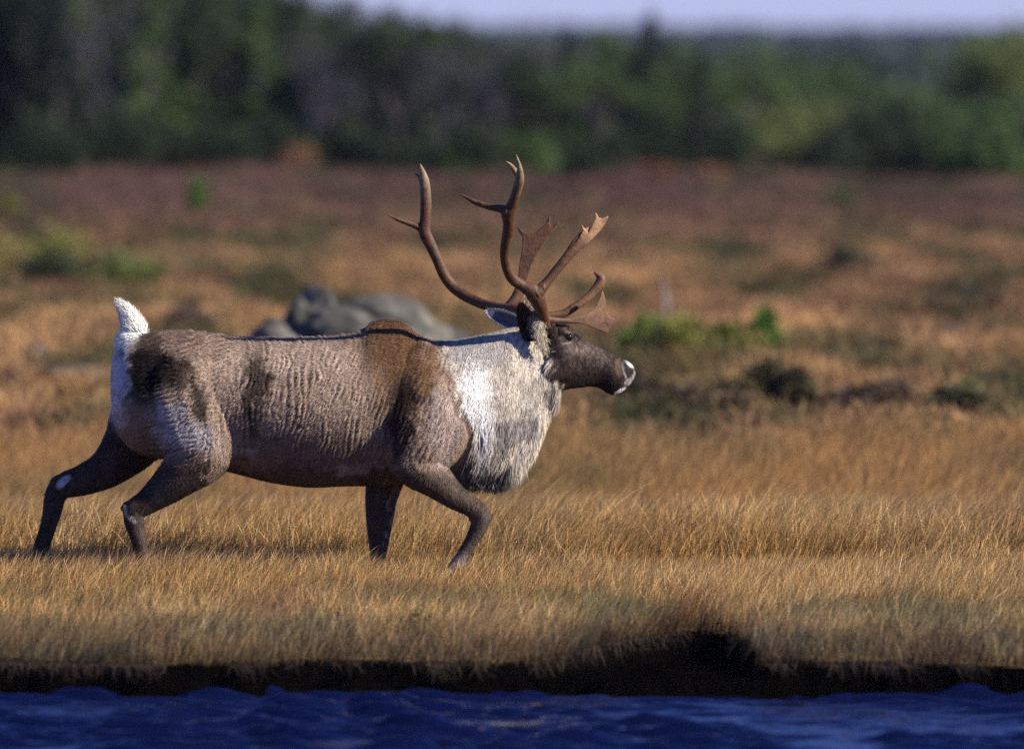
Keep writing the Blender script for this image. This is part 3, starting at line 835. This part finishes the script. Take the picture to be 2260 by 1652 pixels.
for me_, nm in ((near_me, "near"), (far_me, "far")):
    Va, _ = mesh_arrays(me_); px, py = proj(Va)
    c = np.tile(np.array([.072, .029, .010]), (len(Va), 1)) * (.6 + .8 * fnoise(px * .05, py * .12, 701, 3))[:, None]
    tips = np.clip(sstep(470, 345, py) , 0, 1)
    c = mixc(c, np.array([.26, .19, .10]), tips * .9)
    c = mixc(c, np.array([.34, .185, .09]), np.clip(np.exp(-(((px - 1312) / 30) ** 2 + ((py - 500) / 36) ** 2)) * 1.2, 0, .9))
    c = mixc(c, np.array([.17, .085, .040]), sstep(1240, 1300, px) * sstep(720, 690, py) * (py > 590) * .6)
    set_tint(me_, c)
    o = link("antler", me_, m_ant, caribou)
    o["label"] = "antler rising above the eye, with broad brow palm in front" if nm == "near" else "antler sweeping back behind the ears, with forward tine ending in a notched palm"

# ---- ears
def ear(base_, tip, yb_, yt, width, depth, open_dir, coln, rimc):
    """cupped leaf: a grid bent into a scoop with thickness"""
    A = W(base_[0], base_[1], yb_); Bp = W(tip[0], tip[1], yt)
    ax = Bp - A; Ln_ = np.linalg.norm(ax); ax /= Ln_
    od = np.array(open_dir, float); od -= ax * (od @ ax); od /= np.linalg.norm(od)
    sd = np.cross(ax, od)
    nu, nv = 14, 22
    Vv = []; cc = []
    for layer in (0, 1):
        for j in range(nv + 1):
            v = j / nv
            w = width * (math.sin(math.pi * min(1, (v * .86 + .14))) ** .45) * (1 - .15 * v)
            if j == nv: w *= .05
            for i in range(nu + 1):
                u = i / nu * 2 - 1
                a = u * 1.45
                p = A + ax * Ln_ * v + sd * w * math.sin(a) / math.sin(1.45) - od * (w * depth * math.cos(a)) * (1.0 if layer else .78)
                Vv.append(p); rim = abs(u) > .62 or v > .86
                cc.append(rimc if rim else (coln if layer == 0 else (.10, .08, .065)))
    k = (nu + 1) * (nv + 1); Fq = []
    for l in (0, 1):
        for j in range(nv):
            for i in range(nu):
                a = l * k + j * (nu + 1) + i; q = (a, a + 1, a + nu + 2, a + nu + 1)
                Fq.append(q if l else q[::-1])
    for j in range(nv):
        for i in (0, nu):
            a = j * (nu + 1) + i; q = (a, a + nu + 1, a + k + nu + 1, a + k)
            Fq.append(q if i else q[::-1])
    return npmesh("ear", np.array(Vv), quads=Fq, col=np.array(cc), smooth=True)
V_, N_ = V, Nn
for k, args in enumerate([((1174, 756), (1149, 669), -.085, -.15, .050, .62, (-.45, -.88, .1), (.016, .012, .010)),
                          ((1156, 722), (1074, 686), .11, .19, .042, .75, (-.25, -.9, .12), (.09, .09, .11))]):
    me_ = ear(*args, rimc=((.045, .034, .027) if k == 0 else (.55, .50, .44)))
    e_ = link("ear", me_, m_hair, caribou)
    V, Nn = mesh_arrays(me_)
    P_, Nq = tri_sample(me_, lambda c: 1 + 0 * c[:, 0], 5000)
    d_ = np.tile(W(*args[1], args[3]) - W(*args[0], args[2]), (len(P_), 1)) * 4 + rng.normal(0, .35, (len(P_), 3))
    px, py = proj(P_)
    cen = coat(P_) * 0 + (np.array([.55, .48, .38]) if k == 0 else np.array([.55, .52, .48]))
    inner = np.exp(-(((px - 1154) / 20) ** 2 + ((py - 706) / 34) ** 2)) if k == 0 else np.exp(-(((px - 1112) / 20) ** 2 + ((py - 706) / 10) ** 2))
    cen = mixc(cen, np.array([.02, .015, .012]), np.clip(inner * 1.6, 0, .97))
    if k == 0: cen = mixc(cen, np.array([.055, .04, .03]), (1 - sstep(1158, 1172, px)) * .9)
    a_ = strands(P_, Nq, d_, rng.uniform(.006, .020, len(P_)), rng.uniform(.0015, .0025, len(P_)), .45, cen * rng.uniform(.6, 1.2, (len(P_), 1)), seg=2)
    link("ear_hair", npmesh("ear_hair", *a_[:3], a_[3]), m_hair, e_)
V, Nn = V_, N_
# cheek tuft in front of the near ear
N = 3200
tx = rng.normal(1187, 6, N) + 0; ty = rng.normal(724, 20, N); tx = tx + (ty - 724) * .28
Pc = np.array([W(a, b_, -.10 - .03 * math.exp(-((a - 1187) / 14) ** 2)) for a, b_ in zip(tx, ty)])
Nc = np.tile(np.array([.25, -.95, .15]), (N, 1))
cc = mixc(np.tile(np.array([.50, .42, .30]), (N, 1)) * rng.uniform(.4, 1.2, (N, 1)), np.array([.12, .09, .07]), (rng.uniform(0, 1, N) < .42) * .9)
a_ = strands(Pc, Nc, np.tile(np.array([-.1, 0, -1.]), (N, 1)) + rng.normal(0, .5, (N, 3)), rng.uniform(.012, .028, N), rng.uniform(.002, .0034, N), .3, cc, grav=.2, seg=2)
link("ear_tuft", npmesh("ear_tuft", *a_[:3], a_[3]), m_hair, caribou)

# ---- eyes, hooves
def uvball(name, c, r, mat, parent, sc=(1, 1, 1), seg=24):
    bm = bmesh.new(); bmesh.ops.create_uvsphere(bm, u_segments=seg, v_segments=seg // 2, radius=r)
    for v in bm.verts: v.co = Vector((v.co.x * sc[0] + c[0], v.co.y * sc[1] + c[1], v.co.z * sc[2] + c[2]))
    me = bpy.data.meshes.new(name); bm.to_mesh(me); bm.free()
    me.polygons.foreach_set("use_smooth", np.ones(len(me.polygons), bool))
    return link(name, me, mat, parent)
m_eye, nt, b = mat_new("eye_gloss"); b.inputs["Base Color"].default_value = (.008, .006, .006, 1); b.inputs["Roughness"].default_value = .06
ne = np.argmin((proj(V)[0] - 1253) ** 2 + (proj(V)[1] - 744) ** 2 + 1e6 * (V[:, 1] > D0 + hy(1250)))
cs = V[ne]
uvball("eye", cs + np.array([0, .006, 0]), 0.0205, m_eye, caribou, (1.2, 1, 1))
uvball("eye", np.array([cs[0] - .055, D0 + 2 * hy(1250) - (cs[1] - D0) - .012, cs[2]]), .0185, m_eye, caribou)

m_hoof, nt, b = mat_new("hoof_horn"); b.inputs["Base Color"].default_value = (.02, .016, .014, 1); b.inputs["Roughness"].default_value = .5
def hoof(x, y, px_y, tilt):
    s = Shape()
    for dy in (-.022, .022):
        s.tube([(x - 2, y, px_y + dy, 15, 9), (x + 6 + tilt, y + 12, px_y + dy * 1.2, 17, 10), (x + 16 + 2 * tilt, y + 24, px_y + dy * 1.3, 12, 9)], n=4)
    return s.union("hoof", .004, 2)
for x, y, yy, tl in ((841, 1270, .16, 0), (333, 1266, -.17, 0), (72, 1264, .17, 0), (992, 1260, -.155, -14)):
    link("hoof", hoof(x, y, yy, tl), m_hoof, caribou)

# ------------------------------------------------------------------ boulders
def mat_rock():
    m, nt, b = mat_new("lichen_granite"); L = nt.links
    tc = nt.nodes.new("ShaderNodeTexCoord")
    n = nt.nodes.new("ShaderNodeTexNoise"); n.inputs["Scale"].default_value = 4.5; n.inputs["Detail"].default_value = 6
    L.new(tc.outputs["Object"], n.inputs["Vector"])
    r = nt.nodes.new("ShaderNodeValToRGB"); e = r.color_ramp.elements
    e[0].position = .35; e[0].color = (.017, .019, .011, 1); e[1].position = .68; e[1].color = (.19, .175, .135, 1)
    x = e.new(.5); x.color = (.045, .042, .034, 1)
    L.new(n.outputs["Fac"], r.inputs[0]); L.new(r.outputs[0], b.inputs["Base Color"])
    b.inputs["Roughness"].default_value = .9
    n2 = nt.nodes.new("ShaderNodeTexNoise"); n2.inputs["Scale"].default_value = 12; n2.inputs["Detail"].default_value = 8
    L.new(tc.outputs["Object"], n2.inputs["Vector"])
    bp = nt.nodes.new("ShaderNodeBump"); bp.inputs["Strength"].default_value = .7; bp.inputs["Distance"].default_value = .05
    L.new(n2.outputs["Fac"], bp.inputs["Height"]); L.new(bp.outputs[0], b.inputs["Normal"])
    return m
m_rock = mat_rock()
def boulder(px, py, Y, w, h, d, seed, label, group=None, skew=0.0):
    """px,py = centre of its foot is set on the ground; py only gives the top"""
    c = W(px, py, Y=Y); z0 = float(ground_h(c[0], Y))
    hh = max(c[2] - z0, .05) if h is None else h
    bm = bmesh.new(); bmesh.ops.create_icosphere(bm, subdivisions=5, radius=1)
    V0 = np.array([v.co[:] for v in bm.verts])
    n = fnoise(V0[:, 0] * 1.6 + seed * 3.1 + V0[:, 1], V0[:, 2] * 1.6 + seed + V0[:, 1] * .7, 400 + seed, 4)
    R = 1 + (n - .5) * .7
    V1 = V0 * R[:, None]
    V1[:, 2] = np.sign(V1[:, 2]) * np.abs(V1[:, 2]) ** .72; V1[:, 0] *= 1.12
    V1 = V1 / np.array([1, 1, V1[:, 2].max()])
    V1[:, 0] += skew * V1[:, 2] * .5
    V1 = V1 * np.array([w / 2, d / 2, hh]) ; V1[:, 2] = np.maximum(V1[:, 2], -.12)
    for v, p in zip(bm.verts, V1): v.co = p
    me = bpy.data.meshes.new("boulder"); bm.to_mesh(me); bm.free()
    me.polygons.foreach_set("use_smooth", np.ones(len(me.polygons), bool))
    o = link("boulder", me, m_rock); o.location = (c[0], Y, z0)
    tag(o, label, "boulder", group)
    return o
BG = "boulders behind the caribou"
boulder(676, 628, 38.3, .46, None, .5, 1, "pale rounded boulder standing highest, behind the caribou's back", BG)
boulder(846, 648, 38.6, 1.28, None, .9, 2, "long low dark boulder sloping down towards the caribou's neck", BG, -.20)
boulder(606, 700, 37.6, .52, None, .4, 3, "small greenish lichen boulder at the left foot of the rock pile", BG)
boulder(765, 672, 38.0, .95, None, .5, 4, "dark boulder wedged between the rounded one and the long one", BG)
boulder(2092, 737, 46, .38, .13, .3, 6, "small pale stone lying alone in the tan heath right of the green shrub", None)
boulder(150, 822, 41, .72, .09, .4, 7, "flat pale stone low in the heath behind the caribou's tail", None)
boulder(80, 770, 44, .26, .10, .3, 8, "small grey stone above the flat pale one, left of the tail", None)

# ------------------------------------------------------------------ plants and trees
def leaf_cloud(centers, spread, n, size, col, colvar=.35, up=.3):
    """many small leaf quads round the given points"""
    k = rng.integers(0, len(centers), n)
    P = centers[k] + rng.normal(0, 1, (n, 3)) * np.broadcast_to(spread, (3,))
    a = rng.normal(0, 1, (n, 3)); a[:, 2] *= .6; a /= np.linalg.norm(a, axis=1)[:, None]
    b_ = rng.normal(0, 1, (n, 3)); b_ -= a * np.sum(a * b_, 1)[:, None]; b_ /= np.linalg.norm(b_, axis=1)[:, None]
    s = size * rng.uniform(.5, 1.3, n)
    p1 = P - a * s[:, None]; p2 = P + b_ * s[:, None] * .45; p3 = P + a * s[:, None]; p4 = P - b_ * s[:, None] * .45
    Vv = np.stack([p1, p2, p3, p4], 1).reshape(-1, 3); q = (np.arange(n) * 4)[:, None] + np.arange(4)[None]
    var = np.repeat((1 + (hash2(k, k * 0, 3) - .5) * 2 * colvar) * rng.uniform(.7, 1.3, n), 4)
    return Vv, q, np.asarray(col)[None] * var[:, None]

def stick(P0, P1, r0, r1, k=6):
    P0 = np.array(P0, float); P1 = np.array(P1, float); t = P1 - P0; t /= np.linalg.norm(t)
    u = np.cross(t, [0, 1, .1]); u /= np.linalg.norm(u); w = np.cross(t, u)
    ph_ = np.linspace(0, 2 * math.pi, k, endpoint=False)
    a = P0 + (np.cos(ph_)[:, None] * u + np.sin(ph_)[:, None] * w) * r0
    b_ = P1 + (np.cos(ph_)[:, None] * u + np.sin(ph_)[:, None] * w) * r1
    return np.concatenate([a, b_]), np.array([[j, (j + 1) % k, k + (j + 1) % k, k + j] for j in range(k)])

def join(parts):
    Vs, Qs, n = [], [], 0
    for v, q in parts: Vs.append(v); Qs.append(q + n); n += len(v)
    return np.concatenate(Vs), np.concatenate(Qs)

m_leaf = mat_tint("conifer_needles", rough=.6, spec=.2, translucent=.15)
m_bark = mat_tint("grey_bark", rough=.9, spec=.1)

def make_spruce(name, H, Rb, col, n=2600, seed=1, gaps=.25):
    r = np.random.default_rng(seed)
    root = empty(name)
    parts = [stick((0, 0, -.2), (0, 0, H * .55), .07 * H / 4, .04 * H / 4), stick((0, 0, H * .55), (0, 0, H * .98), .04 * H / 4, .008)]
    cents = []
    z = .15
    while z < H * .97:
        f = 1 - z / H
        for k in range(int(4 + 4 * f)):
            if r.uniform() < gaps: continue
            a = r.uniform(0, 6.28); R = Rb * (f ** .8) * r.uniform(.6, 1.15)
            tip = np.array([math.cos(a) * R, math.sin(a) * R, z - R * .12])
            parts.append(stick((0, 0, z + .05), tip, .014, .004, 4))
            for s in np.linspace(.3, 1, max(2, int(R / .16))): cents.append(np.array([0, 0, z + .05]) * (1 - s) + tip * s)
        z += r.uniform(.14, .24)
    cents.append([0, 0, H]); cents = np.array(cents, float)
    Vt, Qt = join(parts)
    t = link("trunk", npmesh("trunk", Vt, Qt, col=np.tile([.16, .14, .13], (len(Vt), 1))), m_bark, root, False)
    Vl, Ql, Cl = leaf_cloud(cents, (.085, .085, .05), n, .075, col)
    link("crown", npmesh("crown", Vl, Ql, col=Cl), m_leaf, root, False)
    return root

def make_bare(name, H, seed, col=(.24, .22, .23), leafcol=None):
    r = np.random.default_rng(seed); root = empty(name); parts = []; ends = []
    def br(p, d, L, rad, dep):
        q = p + d * L; parts.append(stick(p, q, rad, rad * .65, 5))
        if dep == 0: ends.append(q); return
        for _ in range(r.integers(2, 4)):
            nd = d + r.normal(0, .42, 3); nd[2] = abs(nd[2]) * .8 + .15; nd /= np.linalg.norm(nd)
            br(q, nd, L * r.uniform(.55, .85), rad * .62, dep - 1)
    for s in range(3):
        d = np.array([r.normal(0, .18), r.normal(0, .18), 1.]); d /= np.linalg.norm(d)
        br(np.array([r.normal(0, .08), r.normal(0, .08), -.1]), d, H * .30, .045, 5)
    Vt, Qt = join(parts)
    link("trunk", npmesh("trunk", Vt, Qt, col=np.tile(col, (len(Vt), 1))), m_bark, root, False)
    if leafcol is not None:
        Vl, Ql, Cl = leaf_cloud(np.array(ends), (.13, .13, .13), 3600, .06, leafcol)
        link("crown", npmesh("crown", Vl, Ql, col=Cl), m_leaf, root, False)
    return root

def make_shrub(name, w, h, col, n=2600, seed=1, size=.035, stems=14):
    r = np.random.default_rng(seed); root = empty(name); parts = []; cents = []
    for k in range(stems):
        a = r.uniform(0, 6.28); R = r.uniform(0, 1) ** .6
        tip = np.array([math.cos(a) * R * w / 2, math.sin(a) * R * w / 2 * .8, h * (1 - .6 * R * R) * r.uniform(.75, 1.05)])
        parts.append(stick((tip[0] * .35, tip[1] * .35, -.05), tip, .010, .003, 4))
        for s in (.45, .65, .85, 1.0): cents.append(np.array([tip[0] * .35, tip[1] * .35, 0]) * (1 - s) + tip * s)
    cents = np.array(cents)
    Vt, Qt = join(parts)
    link("stems", npmesh("stems", Vt, Qt, col=np.tile([.12, .09, .07], (len(Vt), 1))), m_bark, root, False)
    Vl, Ql, Cl = leaf_cloud(cents, (w * .075, w * .07, h * .11), n, size, col, .45)
    link("foliage", npmesh("foliage", Vl, Ql, col=Cl), m_leaf, root, False)
    return root

def copy_tree(o):
    c = o.copy(); COL.objects.link(c)
    for ch in list(o.children):
        d = ch.copy(); COL.objects.link(d); d.parent = c
    return c

used = set()
SEG = [(150, "at the left edge"), (420, "above the caribou's tail"), (720, "above the left end of the boulders"), (900, "above the right end of the boulders"), (1040, "behind the far antler's tip"), (1200, "behind the near antler's tip"),
       (1360, "just right of the antler tips"), (1500, "under the lone spire"), (1650, "above the two rust bushes at right"), (1800, "left of the sunny gap"), (9999, "beyond the sunny gap at right")]
def seg(p): return next(t for lim, t in SEG if p < lim)
def place(proto, px, py_base, Y, sc, rz, label, cat, group=None, szz=1.0):
    o = proto if proto.name not in used else copy_tree(proto)
    used.add(proto.name)
    x = (px - 1130.) / F * Y
    o.location = (x, Y, float(ground_h(x, Y)) - .03)
    o.rotation_euler = (0, 0, rz); o.scale = (sc, sc, sc * szz)
    tag(o, label, cat, group)
    return o

SPR = [make_spruce("spruce_tree", 4.6, 1.15, (.019, .031, .010), 5200, 11, .35), make_spruce("spruce_tree", 3.6, 1.35, (.055, .090, .020), 5000, 12, .35),
       make_spruce("spruce_tree", 4.2, 1.0, (.011, .018, .008), 4600, 13, .4), make_spruce("spruce_tree", 3.2, 1.3, (.065, .110, .022), 4600, 14, .35)]
RND = [make_bare("alder_tree", 3.0, 23, (.07, .06, .06), (.022, .036, .011)), make_bare("alder_tree", 2.7, 24, (.07, .06, .06), (.048, .080, .018))]
BARE = [make_bare("bare_tree", 3.4, 21, (.085, .078, .09)), make_bare("bare_tree", 3.0, 22, (.075, .07, .082))]
G1 = "dark spruces of the forest edge"; G2 = "leafless grey trees among the spruces"; G3 = "brighter green spruces at the right end of the forest"
skyline = lambda px: np.interp(px, [-400, 0, 700, 850, 1000, 1100, 1300, 1420, 1440, 1460, 1600, 1700, 1850, 1950, 2050, 2150, 2300, 2600], [-160, -120, -40, 0, 40, 60, 50, 80, 70, 80, 85, 95, 110, 290, 330, 300, 270, 250])
r2 = np.random.default_rng(99)
rows = [(108, 62), (112, 62), (117, 66), (123, 72), (131, 80)]
for ri, (Yr, step) in enumerate(rows):
    px = -330 + r2.uniform(0, 40)
    while px < 1930:
        p = px + r2.normal(0, 12); Yt = Yr + r2.normal(0, 1.2) + 48 * float(sstep(1560, 1800, px))
        top = skyline(p) + r2.uniform(0, 55) + (60 if ri == 0 else 0) * r2.uniform(0, 1)
        x = (p - 1130) / F * Yt; gz = float(ground_h(x, Yt))
        Ht = max(W(p, top, Y=Yt)[2] - gz, .9)
        right = p > 1250
        u = r2.uniform()
        if u < (.30 if 550 < p < 1150 else .10):
            pr = BARE[r2.integers(0, 2)]; base_h = 3.1; lab = "leafless grey tree in the forest's %s, %s"; cat = "tree"; g = G2
        elif r2.uniform() < .38:
            pr = RND[1] if right and r2.uniform() < .8 else RND[0]; base_h = 2.7; lab = "rounded green tree in the forest's %s, %s"; cat = "tree"; g = "rounded leafy trees among the spruces"
        elif right:
            pr = SPR[[1, 3, 3, 0][r2.integers(0, 4)]]; base_h = {1: 3.6, 3: 3.2, 0: 4.6}[SPR.index(pr)]; lab = "green spruce in the forest's %s, %s"; cat = "tree"; g = G3
        else:
            pr = SPR[[0, 1, 2, 2][r2.integers(0, 4)]]; base_h = {0: 4.6, 1: 3.6, 2: 4.2}[SPR.index(pr)]; lab = "very dark spruce in the forest's %s, %s"; cat = "tree"; g = G1
        s = Ht / base_h
        depth = 'front rank' if ri == 0 else ('back rank' if ri == 4 else 'middle ranks')
        place(pr, p, 0, Yt, max(s, .55), r2.uniform(0, 6.28), lab % (depth, seg(p)), cat, g, 1.0)
        px += step * r2.uniform(.75, 1.25)
# the single spire standing above the skyline
place(SPR[2], 1436, 0, 110, .80, 1.0, "narrow pointed spruce rising alone above the forest skyline right of the antlers", "tree")
bpy.context.view_layer.update()
# low bushes along the foot of the forest
m_dummy = None
SH_D = make_shrub("willow_shrub", 1.3, .95, (.022, .034, .012), 3000, 31, .05, 22)
SH_G = make_shrub("willow_shrub", 1.4, .80, (.055, .095, .022), 3000, 32, .05, 22)
SH_Y = make_shrub("willow_shrub", 1.5, .70, (.095, .11, .028), 2600, 33, .05, 20)
px = -250
while px < 1640:
    place(SH_D if r2.uniform() < .8 else SH_G, px, 0, 104 + r2.normal(0, 1.5), r2.uniform(.7, 1.25), r2.uniform(0, 6), "low green shrub at the foot of the forest, " + seg(px), "shrub", "shrubs along the foot of the forest")
    px += r2.uniform(45, 95)
# open right hand side: shrubs stepping down
RS = [(1700, 118, SH_Y, 1.6), (1790, 126, SH_Y, 1.7), (1650, 116, SH_Y, 1.3), (1880, 140, SH_Y, 1.5), (1760, 106, SH_Y, 1.1), (1900, 104, SH_D, 1.3), (1985, 105, SH_D, 1.4), (1950, 112, SH_G, 1.5), (2050, 108, SH_G, 1.6),
      (2110, 104, SH_G, 1.4), (2000, 150, SH_G, 1.6), (2180, 101, SH_G, 1.5), (2250, 108, SH_G, 1.9), (2330, 104, SH_G, 1.6), (1840, 103, SH_D, 1.0), (2080, 125, SH_G, 1.7), (2150, 135, SH_D, 1.5), (2420, 110, SH_G, 1.7), (1830, 160, SH_G, 1.6), (1920, 175, SH_G, 1.7)]
ORD = ["leftmost", "second from left", "third from left", "fourth from left", "fifth from left", "sixth from left", "seventh from left", "eighth from left", "ninth from left", "tenth from left", "eleventh from left", "rightmost"]
RS.sort(key=lambda t: t[0]); cnt = {}
for k, (p, Yt, pr, s) in enumerate(RS):
    lab = {id(SH_Y): "yellow green shrub in the sunny forest gap at right", id(SH_D): "dark low shrub before the gap on the right", id(SH_G): "mid green shrub in the thicket at the far right"}[id(pr)]
    cnt[id(pr)] = cnt.get(id(pr), -1) + 1
    place(pr, p, 0, Yt, s, k * 1.3, lab.replace("at the far right", "far right") + ", " + ORD[cnt[id(pr)]], "shrub", {id(SH_Y): "yellow green shrubs in the gap", id(SH_D): "dark shrubs before the gap", id(SH_G): "green shrubs of the right hand thicket"}[id(pr)])
birch = make_bare("birch_tree", 3.0, 41, (.10, .09, .08), (.10, .13, .032))
for p, Yt, s in ((2205, 112, 1.05), (2290, 115, 1.15), (2400, 118, 1.2)):
    place(birch, p, 0, Yt, s, p * .1, "leafy yellow green tree above the far right thicket, " + {2205: "leftmost of its row", 2290: "next to the leftmost", 2400: "outermost"}[p], "tree", "leafy trees at the right edge")
# shrubs standing alone on the heath
def lone(px, py, Y, w, h, col, seed, label, n=2200, size=.03):
    sh = make_shrub("heath_shrub", w, h, col, n, seed, size, 16)
    x = (px - 1130) / F * Y
    sh.location = (x, Y, float(ground_h(x, Y)) - .02)
    tag(sh, label, "shrub")
GR = (.14, .20, .034)
lone(60, 0, 60, 1.7, .62, (.155, .155, .03), 51, "broad yellow green shrub at the left edge of the heath", 3200)
lone(120, 0, 57.5, 1.0, .40, (.04, .045, .02), 52, "dark olive shrub in front of the broad shrub at the left edge")
lone(240, 0, 57, 1.2, .42, (.085, .11, .022), 53, "green shrub right of the dark olive one, above the tail")
lone(432, 0, 77, .40, .62, (.075, .15, .02), 54, "bright green upright shrub alone in the heath below the forest", 1800)
lone(12, 0, 78, .5, .5, (.13, .13, .02), 55, "small yellow shrub cut by the left edge below the forest", 1500)
lone(1425, 0, 44.5, .55, .34, GR, 56, "bright green shrub nearest the caribou's nose", 2400)
lone(1525, 0, 44, .95, .36, (.20, .20, .04), 57, "yellow green shrub in the middle of the patch right of the nose", 2600)
lone(1620, 0, 44, .62, .32, (.17, .15, .036), 58, "olive yellow shrub in the patch right of the nose, before the tall green one", 2200)
lone(1688, 0, 44.5, .26, .44, (.08, .16, .022), 59, "tallest bright green shrub at the right end of the patch", 1800)
lone(1700, 0, 37.0, .62, .38, (.085, .070, .028), 60, "dark brown green bush at the near edge of the heath, right of the nose", 3200)
lone(1960, 0, 36.6, 1.1, .22, (.075, .050, .030), 61, "low dark reddish bush line right of the dark brown green bush", 2600)
lone(1560, 0, 36.6, .9, .18, (.09, .058, .032), 62, "low dark bush between the nose and the dark brown green bush", 2600)
lone(2130, 0, 36.2, .5, .22, (.09, .085, .035), 63, "low dark green bush at the right end of the near bush line", 2200)
lone(1395, 0, 37.5, .40, .22, (.05, .04, .022), 64, "small dark bush just below the caribou's chin", 1600)
lone(1450, 0, 97, .75, .32, (.21, .10, .045), 65, "rust orange bush at the foot of the forest right of the antlers", 1500)
lone(1572, 0, 96, .80, .30, (.21, .10, .045), 66, "second rust orange bush further right at the foot of the forest", 1500)
lone(662, 0, 100, 1.0, .45, (.21, .10, .045), 67, "reddish orange bush at the foot of the forest above the boulders", 1700)
lone(1856, 0, 84, .7, .42, (.07, .09, .03), 68, "small green shrub alone on the purple heath at right", 1500)
lone(2160, 0, 54, 1.1, .20, (.035, .04, .022), 69, "long dark low bush at the right edge of the tan heath", 2600)
lone(1870, 0, 60, .8, .26, (.05, .055, .03), 70, "dark low bush on the heath left of the long dark one", 2200)
lone(420, 0, 48, .5, .22, (.10, .07, .05), 71, "dull brown bush above the caribou's rump", 1600)
lone(925, 1, 23.0, .20, .15, (.16, .15, .02), 72, "tiny yellow green plant in the grass at the bank edge", 500, .010)
# pale dead stem
stm = make_bare("dead_stem", .0, 81) if False else None
P_ = []
x = (1467 - 1130) / F * 46.5; z = float(ground_h(x, 46.5))
for a, b_, r0, r1 in (((x - .01, 46.5, z - .05), (x + .01, 46.5, z + .30), .022, .018), ((x + .01, 46.5, z + .30), (x - .015, 46.5, z + .55),   .018, .008), ((x + .005, 46.5, z + .25), (x + .09, 46.52, z + .40), .014, .006)):
    P_.append(stick(a, b_, r0, r1, 8))
Vt, Qt = join(P_)
tag(link("dead_stem", npmesh("dead_stem", Vt, Qt, col=np.tile([.26, .21, .19], (len(Vt), 1))), m_bark),
    "pale weathered dead stem standing behind the green shrubs", "dead stem")

# distant wooded ridge
def ridge(Y, top, amp, seed, cols, name, label):
    N = 5000
    x = rng.uniform(-.5, .5, N) * Y * .4; yy = Y + rng.uniform(0, .25, N) * Y
    gz = ground_h(x, yy)
    Hh = (top + amp * fnoise(x * .02, yy * .02, seed, 3)) * rng.uniform(.75, 1.05, N)
    c = np.tile(np.array(cols), (N, 1)) * rng.uniform(.6, 1.4, (N, 1))
    Vv, q, t, C = blades(np.stack([x, yy, gz - .3], -1), Hh, rng.uniform(.0045, .010, N) * Y, rng.normal(0, .3, (N, 2)), c, c, seg=2)
    o = link(name, npmesh(name, Vv, q, t, C), m_leaf)
    tag(o, label, "forest", kind="stuff")
for k, (Yr, top, amp) in enumerate([(205, 1.3, 1.6), (260, 1.6, 1.4), (340, 2.0, 1.6), (460, 2.4, 1.8), (640, 2.9, 2.4), (900, 4.0, 3.0), (1400, 8.0, 4.0)]):
    ridge(Yr, top, amp, 501 + k, (.022, .036, .020), "distant_forest", ["green thicket beyond the gap at the right end of the forest", "second belt of forest beyond the gap, slightly hazy", "third belt of forest beyond the gap, bluish", "hazy blue green forest belt below the horizon at right",
          "hazy blue forest belt just below the horizon at right", "pale blue forest belt along the horizon", "blue wooded ridge along the skyline at right"][k])

# ------------------------------------------------------------------ haze
def haze():
    bm = bmesh.new(); bmesh.ops.create_cube(bm, size=1)
    for v in bm.verts: v.co = Vector((v.co.x * 3000, v.co.y * 3400 + 1600, (v.co.z + .5) * 24 - 2.2))
    me = bpy.data.meshes.new("haze"); bm.to_mesh(me); bm.free()
    m = bpy.data.materials.new("haze_air"); m.use_nodes = True; nt = m.node_tree; nt.nodes.clear()
    out = nt.nodes.new("ShaderNodeOutputMaterial"); v = nt.nodes.new("ShaderNodeVolumePrincipled")
    v.inputs["Color"].default_value = (.55, .65, .95, 1); v.inputs["Density"].default_value = .00011; v.inputs["Anisotropy"].default_value = .2
    nt.links.new(v.outputs[0], out.inputs["Volume"])
    o = link("haze", me, m); tag(o, kind="stuff")
    o["label"] = "thin bluish air that fades the far forest"; o["category"] = "haze"
haze()
